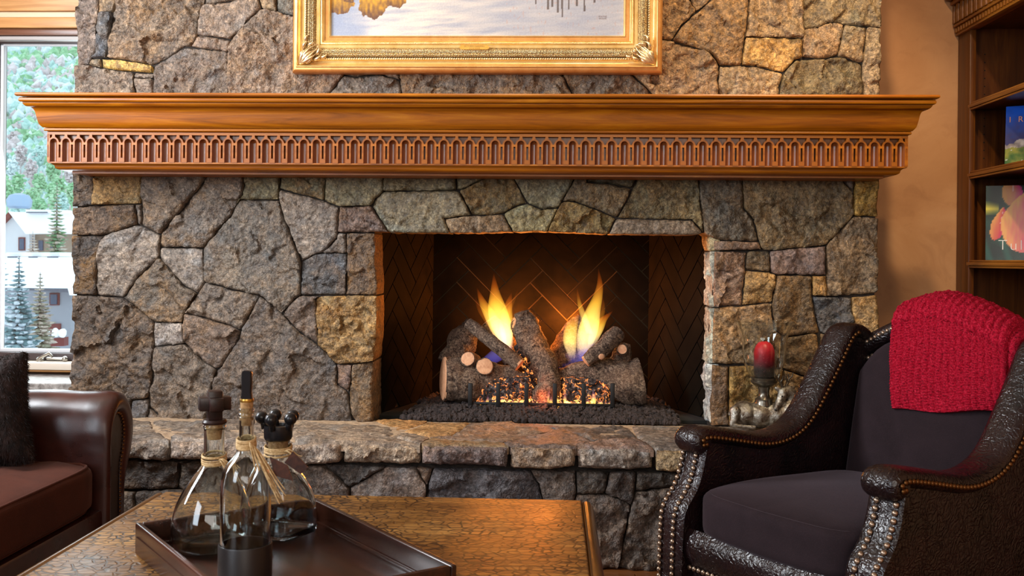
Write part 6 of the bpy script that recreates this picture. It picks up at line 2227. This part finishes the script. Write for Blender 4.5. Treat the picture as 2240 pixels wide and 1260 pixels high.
# candle
CAN = Mat('red_to_black_wax')
sx = CAN.n('ShaderNodeSeparateXYZ', {'Vector': CAN.coord('Generated')})
wz = CAN.math('ADD', sx.outputs['Z'], CAN.math('MULTIPLY', CAN.noise(CAN.coord('Object'), 50, 3), .12))
cc = CAN.ramp(wz, [(.30, srgb(30, 20, 24)), (.48, srgb(112, 10, 32)), (.72, srgb(176, 14, 38)), (1.0, srgb(204, 40, 52))])
cc = CAN.mix(CAN.ramp(CAN.noise(CAN.coord('Object'), 300, 2), [(.64, W(0)), (.72, W(.6))]), cc, srgb(214, 120, 120))
CAN.p(Base_Color=cc, Roughness=.4, Subsurface_Weight=.05)
CAN.bump(CAN.noise(CAN.coord('Object'), 90, 4), .3, .003)
can = thing('pillar_candle', 'red pillar candle shading to black at its foot', 'candle', (cs[0], YS, zS(825)))
rows = [(1e-4, 824), (22, 824), (22.2, 800), (22.2, 780), (22.3, 771), (21.5, 766), (20, 761), (17, 755), (12, 749.5), (6, 747), (1e-4, 746.5)]
g = lathe([(r * sS, zS(y)) for r, y in rows], 40, (cs[0], YS, 0))
V = vnoise(g[0], 60, 3, .0012)
mk('wax_body', (V, g[1]), CAN.m, can, angle=180)
mk('wick', tube([(cs[0], YS, zS(748)), (cs[0] + .001, YS, zS(743))], .0011, 6), SOOT, can)
# hurricane shade
hur = thing('hurricane_shade', 'clear flared glass hurricane shade around the red candle', 'glass shade', (cs[0], YS, zS(826)))
pr = smooth_path([(25, 825), (31, 820), (38, 808), (43, 792), (45.5, 775), (46.5, 757), (48, 742), (52, 728), (58, 714), (62.5, 705), (63.5, 703)], 4)
outer_ = [(r * sS, zS(y)) for r, y in pr]
inner_ = [(r - .0032, z) for r, z in outer_]
mk('glass_shade', lathe(outer_ + inner_[::-1] + [outer_[0]], 56, (cs[0], YS, 0)), GLASS_G, hur, angle=180)

# ------------------------------------------------------------------ outdoors, seen through the window beside the chimney
SNOW = simple('snow', srgb(244, 246, 250), .7)
HWALL = simple('pale_stucco', srgb(206, 206, 212), .8)
HWALL2 = simple('grey_board_wall', srgb(150, 152, 162), .8)
RTRIM = simple('red_brown_trim', srgb(110, 44, 42), .6)
DGLASS = simple('house_window_glass', srgb(60, 74, 100), .15)
def E3(px, py, Y): return onY(px, py, Y)
gz = -4.2
hill = thing('hillside', 'wooded mountainside rising behind the houses', kind='structure')
mk('snow_ground', ([(-90, 6, gz), (30, 6, gz), (60, 75, gz), (-150, 75, gz)], [[0, 1, 2, 3]]), SNOW, hill, smooth=False)
def hz(x, y): return gz + max(0, y - 68) * .62 + 1.2 * noise.noise(Vector((x * .05, y * .05, 1)))
mk('slope', grid(40, 40, lambda a, b: (-190 + a * 190, 66 + b * 150, hz(-190 + a * 190, 66 + b * 150))), speckle_mat('hazy_slope', srgb(150, 176, 158), srgb(226, 222, 224), .4, .9, 5, 0), hill, angle=180)  # slope colour paled to paint in distance haze
def leaf_mat(name, a, b, c):
    M = Mat(name)
    v = M.coord('Object')
    M.p(Base_Color=M.ramp(M.noise(v, 1.6, 5, .7, .6), [(.3, a), (.5, b), (.72, c)]), Roughness=.9)
    return M.m
LM = [leaf_mat('aspen_green', srgb(104, 164, 118), srgb(150, 200, 158), srgb(206, 228, 204)), leaf_mat('bare_pink_grey', srgb(160, 150, 150), srgb(204, 192, 196), srgb(236, 228, 232)),
      leaf_mat('hazy_teal_conifer', srgb(130, 178, 172), srgb(176, 212, 208), srgb(222, 238, 238)), leaf_mat('hazy_pale_tree', srgb(176, 204, 208), srgb(212, 228, 232), srgb(240, 244, 248))]  # teal and whitish foliage tones carry painted haze
rg = np.random.RandomState(21)
def foliage(n, cx, cy, cz, rx, rz, r0, r1, rgx):
    n, r0, r1 = n * 4, r0 * .55, r1 * .55
    ps = []
    for _ in range(n):
        d = rgx.normal(size=3)
        d /= np.linalg.norm(d)
        d *= rgx.rand() ** .4
        r = rgx.uniform(r0, r1)
        V = IV * (1 + rgx.uniform(-.45, .45, (len(IV), 1))) * r * np.array((1, 1, .8))
        ps.append((V + np.array((cx + d[0] * rx, cy + d[1] * rx, cz + d[2] * rz)), IF))
    return join(*ps)
# blurred woods climbing the slope: nobody could count the trees
k = 0
spots = []
for row, (Yr, py) in enumerate(((66, 455), (70, 430), (74, 405), (79, 375), (85, 345), (92, 312), (100, 280))):
    for j in range(4):
        px = 2 + j * 44 + (row % 2) * 20 + rg.uniform(-8, 8)
        spots.append((px, py + rg.uniform(-8, 8), Yr + rg.uniform(-1.5, 1.5), row))
crowns = [[], [], [], []]
for px, py, Yr, row in spots:
    kind = rg.choice(4, p=[.5, .25, .2, .05] if row < 4 else [.25, .3, .3, .15])  # upper rows take the haze tones more often
    c = E3(px, py, Yr)
    hgt = 22 / (F_PX / Yr)
    crowns[kind].append(foliage(34, c[0], Yr, c[2] + .1, hgt * .62, hgt * 1.15, hgt * .16, hgt * .38, rg))
    crowns[kind].append(tube([(c[0], Yr, min(hz(c[0], Yr), c[2] - .5)), (c[0], Yr, c[2] + .3)], .06, 6))
for m_ in range(4):
    bl = crowns[m_]
    for _ in range(1500):
        Yr = rg.uniform(78, 190)
        px = rg.uniform(-40, 200)
        x = E3(px, 300, Yr)[0]
        z = hz(x, Yr)
        r = rg.uniform(.25, .7) * Yr / 110
        bl.append((IV * (1 + rg.uniform(-.4, .4, (len(IV), 1))) * r * np.array((1, 1, 1.5)) + np.array((x, Yr, z + r * .9)), IF))
    tag(mk('far_woods', join(*bl), LM[(0, 1, 2, 3)[m_]], None, smooth=False), ('green', 'pinkish grey', 'teal', 'haze-whitened')[m_] + ' part of the far woods on the mountainside', 'woods', kind='stuff')

def quad_prism(pts, Yf, depth):
    """polygon in photograph pixels at depth Yf pushed back by depth"""
    P = [E3(x, y, Yf) for x, y in pts]
    n = len(P)
    V = P + [p + np.array((0, depth, 0)) for p in P]
    bm = bmesh.new()
    vs = [bm.verts.new(v) for v in V]
    for f in [list(range(n)), [n + i for i in range(n)][::-1]] + [[i, n + i, n + (i + 1) % n, (i + 1) % n] for i in range(n)]:
        bm.faces.new([vs[i] for i in f])
    bmesh.ops.recalc_face_normals(bm, faces=list(bm.faces))
    return bm_geo(bm)
def rect(x0, x1, y0, y1): return [(x0, y1), (x1, y1), (x1, y0), (x0, y0)]
def gzat(Y): return 567 + (1 - gz) * F_PX / Y
# upper house
Yu = 52
h1 = thing('house', 'pale upper house with a snow-covered gable roof and roof vent', 'house', (*E3(60, 540, Yu + 2)[:2], gz), group='snowy houses outside')
gp = [(8, gzat(Yu)), (60, gzat(Yu)), (60, 512), (25, 466), (8, 476)]
mk('gable_wall', quad_prism([(-30, gzat(Yu)), (64, gzat(Yu)), (64, 512), (24, 468), (-30, 520)], Yu, 5), HWALL, h1, smooth=False)
mk('roof', quad_prism([(18, 463), (150, 466), (230, 472), (230, 512), (82, 511), (56, 512)], Yu - .3, 4.5), SNOW, h1, smooth=False)
mk('roof_ridge', quad_prism([(56, 458), (150, 460), (152, 467), (56, 464)], Yu - .5, 2), SNOW, h1, smooth=False)
mk('dark_ridge_board', quad_prism(rect(57, 103, 463.5, 465.5), Yu - .55, .3), DGLASS, h1, smooth=False)  # thin dark strip along the underside of the ridge
mk('eave_board', quad_prism([(-20, 505), (18, 464), (22, 468), (22, 474), (-20, 516)], Yu - .25, .6), RTRIM, h1, smooth=False)
w1 = mk('window', quad_prism(rect(40, 54, 519, 548), Yu - .08, .2), RTRIM, h1, smooth=False)
mk('pane', quad_prism(rect(42, 52, 522, 546), Yu - .12, .1), DGLASS, w1, smooth=False)
mk('roof_vent', xf(lathe([(.5, 0), (.62, .1), (.66, .45), (.5, .72), (.2, .82), (1e-4, .84)], 16), Matrix.Translation(Vector(E3(42, 456, Yu + 1)))), simple('blue_grey_metal', srgb(150, 176, 206), .35, .3), h1)
mk('lower_wall', quad_prism([(64, gzat(Yu)), (230, gzat(Yu)), (230, 512), (64, 512)], Yu + .6, 5), simple('log_wall', srgb(150, 132, 116), .8), h1, smooth=False)
for x in (64, 84, 110):
    mk('window', quad_prism(rect(x, x + 9, 526, 548), Yu + .5, .2), DGLASS, h1, smooth=False)
# lower house
Yl = 33
h2 = thing('house', 'grey lower house with a wide snow-covered roof and red window trim', 'house', (*E3(100, 640, Yl + 2)[:2], gz), group='snowy houses outside')
mk('wall', quad_prism([(-30, gzat(Yl)), (155, gzat(Yl)), (155, 630), (-30, 630)], Yl, 4), HWALL2, h2, smooth=False)
mk('roof', quad_prism([(-40, 562), (235, 562), (235, 646), (152, 646), (148, 631), (-40, 629)], Yl - .9, 4.2), SNOW, h2, smooth=False)
mk('roof_ridge', quad_prism([(-40, 552), (129, 552), (131, 561), (-40, 561)], Yl - .7, 1.2), SNOW, h2, smooth=False)
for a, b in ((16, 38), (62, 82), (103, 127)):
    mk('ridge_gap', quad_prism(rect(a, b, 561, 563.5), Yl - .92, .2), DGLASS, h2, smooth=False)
mk('eave_board', quad_prism([(60, 629.5), (148, 629.5), (150, 640), (60, 635)], Yl - .75, .6), simple('grey_eave', srgb(96, 98, 110), .7), h2, smooth=False)
wn = mk('window', quad_prism(rect(108, 129, 641, 668), Yl - .06, .2), RTRIM, h2, smooth=False)
mk('pane', quad_prism(rect(110, 124, 644, 666), Yl - .1, .1), DGLASS, wn, smooth=False)
mk('balcony', quad_prism([(98, 742), (140, 738), (140, 757), (98, 758)], Yl - 1.3, .3), RTRIM, h2, smooth=False)
mk('lower_window', quad_prism(rect(104, 132, 708, 732), Yl - .06, .2), RTRIM, h2, smooth=False)
for i, x in enumerate((101, 121, 137)):
    c = E3(x, 728, Yl - 1.4)
    o = mk('snow_lump', (vnoise(sphere(c, .13, 12, 8, (1, 1, 1.15))[0], 6, i, .03), sphere(c, .13, 12, 8)[1]), SNOW, h2, angle=180)
# spruces in front
def spruce(label, px, ytop, ybot, Y, halfw, mats, seed, tiers=26, per=9):
    r = random.Random(seed)
    a, b = E3(px, ytop, Y), E3(px, ybot, Y)
    Hh = a[2] - b[2]
    R = halfw * Y / F_PX
    T = thing('spruce', label, 'tree', (a[0], Y, gz), group='spruces outside')
    mk('trunk', tube([(a[0], Y, gz), (a[0], Y, b[2]), (a[0], Y, a[2])], [R * .10, R * .08, R * .01], 8), simple('spruce_trunk', srgb(104, 84, 78), .9), T)
    bl = [[], []]
    for t in range(tiers):
        f = (t + .5) / tiers
        z = a[2] - f * Hh
        L = R * (f ** .85) * r.uniform(.8, 1.12) + R * .03
        for k in range(per):
            an = 2 * math.pi * (k + r.random()) / per
            Lk = L * r.uniform(.65, 1.1)
            dx, dy = math.cos(an), math.sin(an)
            dz = -.22 * Lk
            p0 = np.array((a[0], Y, z))
            pts = np.array([p0, p0 + np.array((dx * Lk * .5, dy * Lk * .5, dz * .9)), p0 + np.array((dx * Lk, dy * Lk, dz * .55))])
            w = Lk * .13 + R * .015
            bl[1 if r.random() < .45 else 0].append(tube(pts, [w * .6, w, w * .15], 6, squash=1.5))
            for q in range(2):
                m_ = pts[1] + (pts[2] - pts[1]) * r.random() * .6
                sd = np.array((-dy, dx, -.15)) * Lk * .3 * (1 if q else -1)
                bl[1 if r.random() < .4 else 0].append(tube([m_, m_ + sd * .6, m_ + sd + np.array((dx, dy, 0)) * Lk * .16], [w * .5, w * .5, w * .1], 5, squash=1.4))
    for nm, bb, mt in (('needles', bl[0], mats[0]), ('frosted_needles', bl[1], mats[1])):
        mk(nm, join(*bb), mt, T, angle=180)['kind'] = 'stuff'
SPB = leaf_mat('blue_spruce', srgb(62, 92, 98), srgb(110, 142, 150), srgb(170, 192, 200))
SPS = leaf_mat('snowy_spruce', srgb(150, 170, 182), srgb(206, 216, 226), srgb(240, 244, 250))
SPO = leaf_mat('olive_spruce', srgb(92, 94, 74), srgb(142, 140, 120), srgb(196, 188, 176))
SPT = leaf_mat('tan_spruce', srgb(150, 134, 122), srgb(196, 180, 168), srgb(226, 216, 208))
SPG = leaf_mat('green_spruce', srgb(66, 116, 78), srgb(104, 150, 108), srgb(160, 188, 160))
spruce('blue-green snowy spruce standing nearest the window', 42, 560, 800, 17, 62, (SPB, SPS), 4)
spruce('olive and tan spruce right of the blue-green one', 88, 596, 800, 19, 52, (SPO, SPT), 7)
spruce('green spruce before the upper house roof', 125, 398, 575, 42, 34, (SPG, SPT), 9, 24, 8)
spruce('thin tan spruce beside the upper house wall', 72, 505, 575, 46, 22, (SPT, SPT), 12, 12, 7)
spruce('blue spruce half hidden at the window frame', 6, 500, 800, 24, 30, (SPB, SPS), 15)
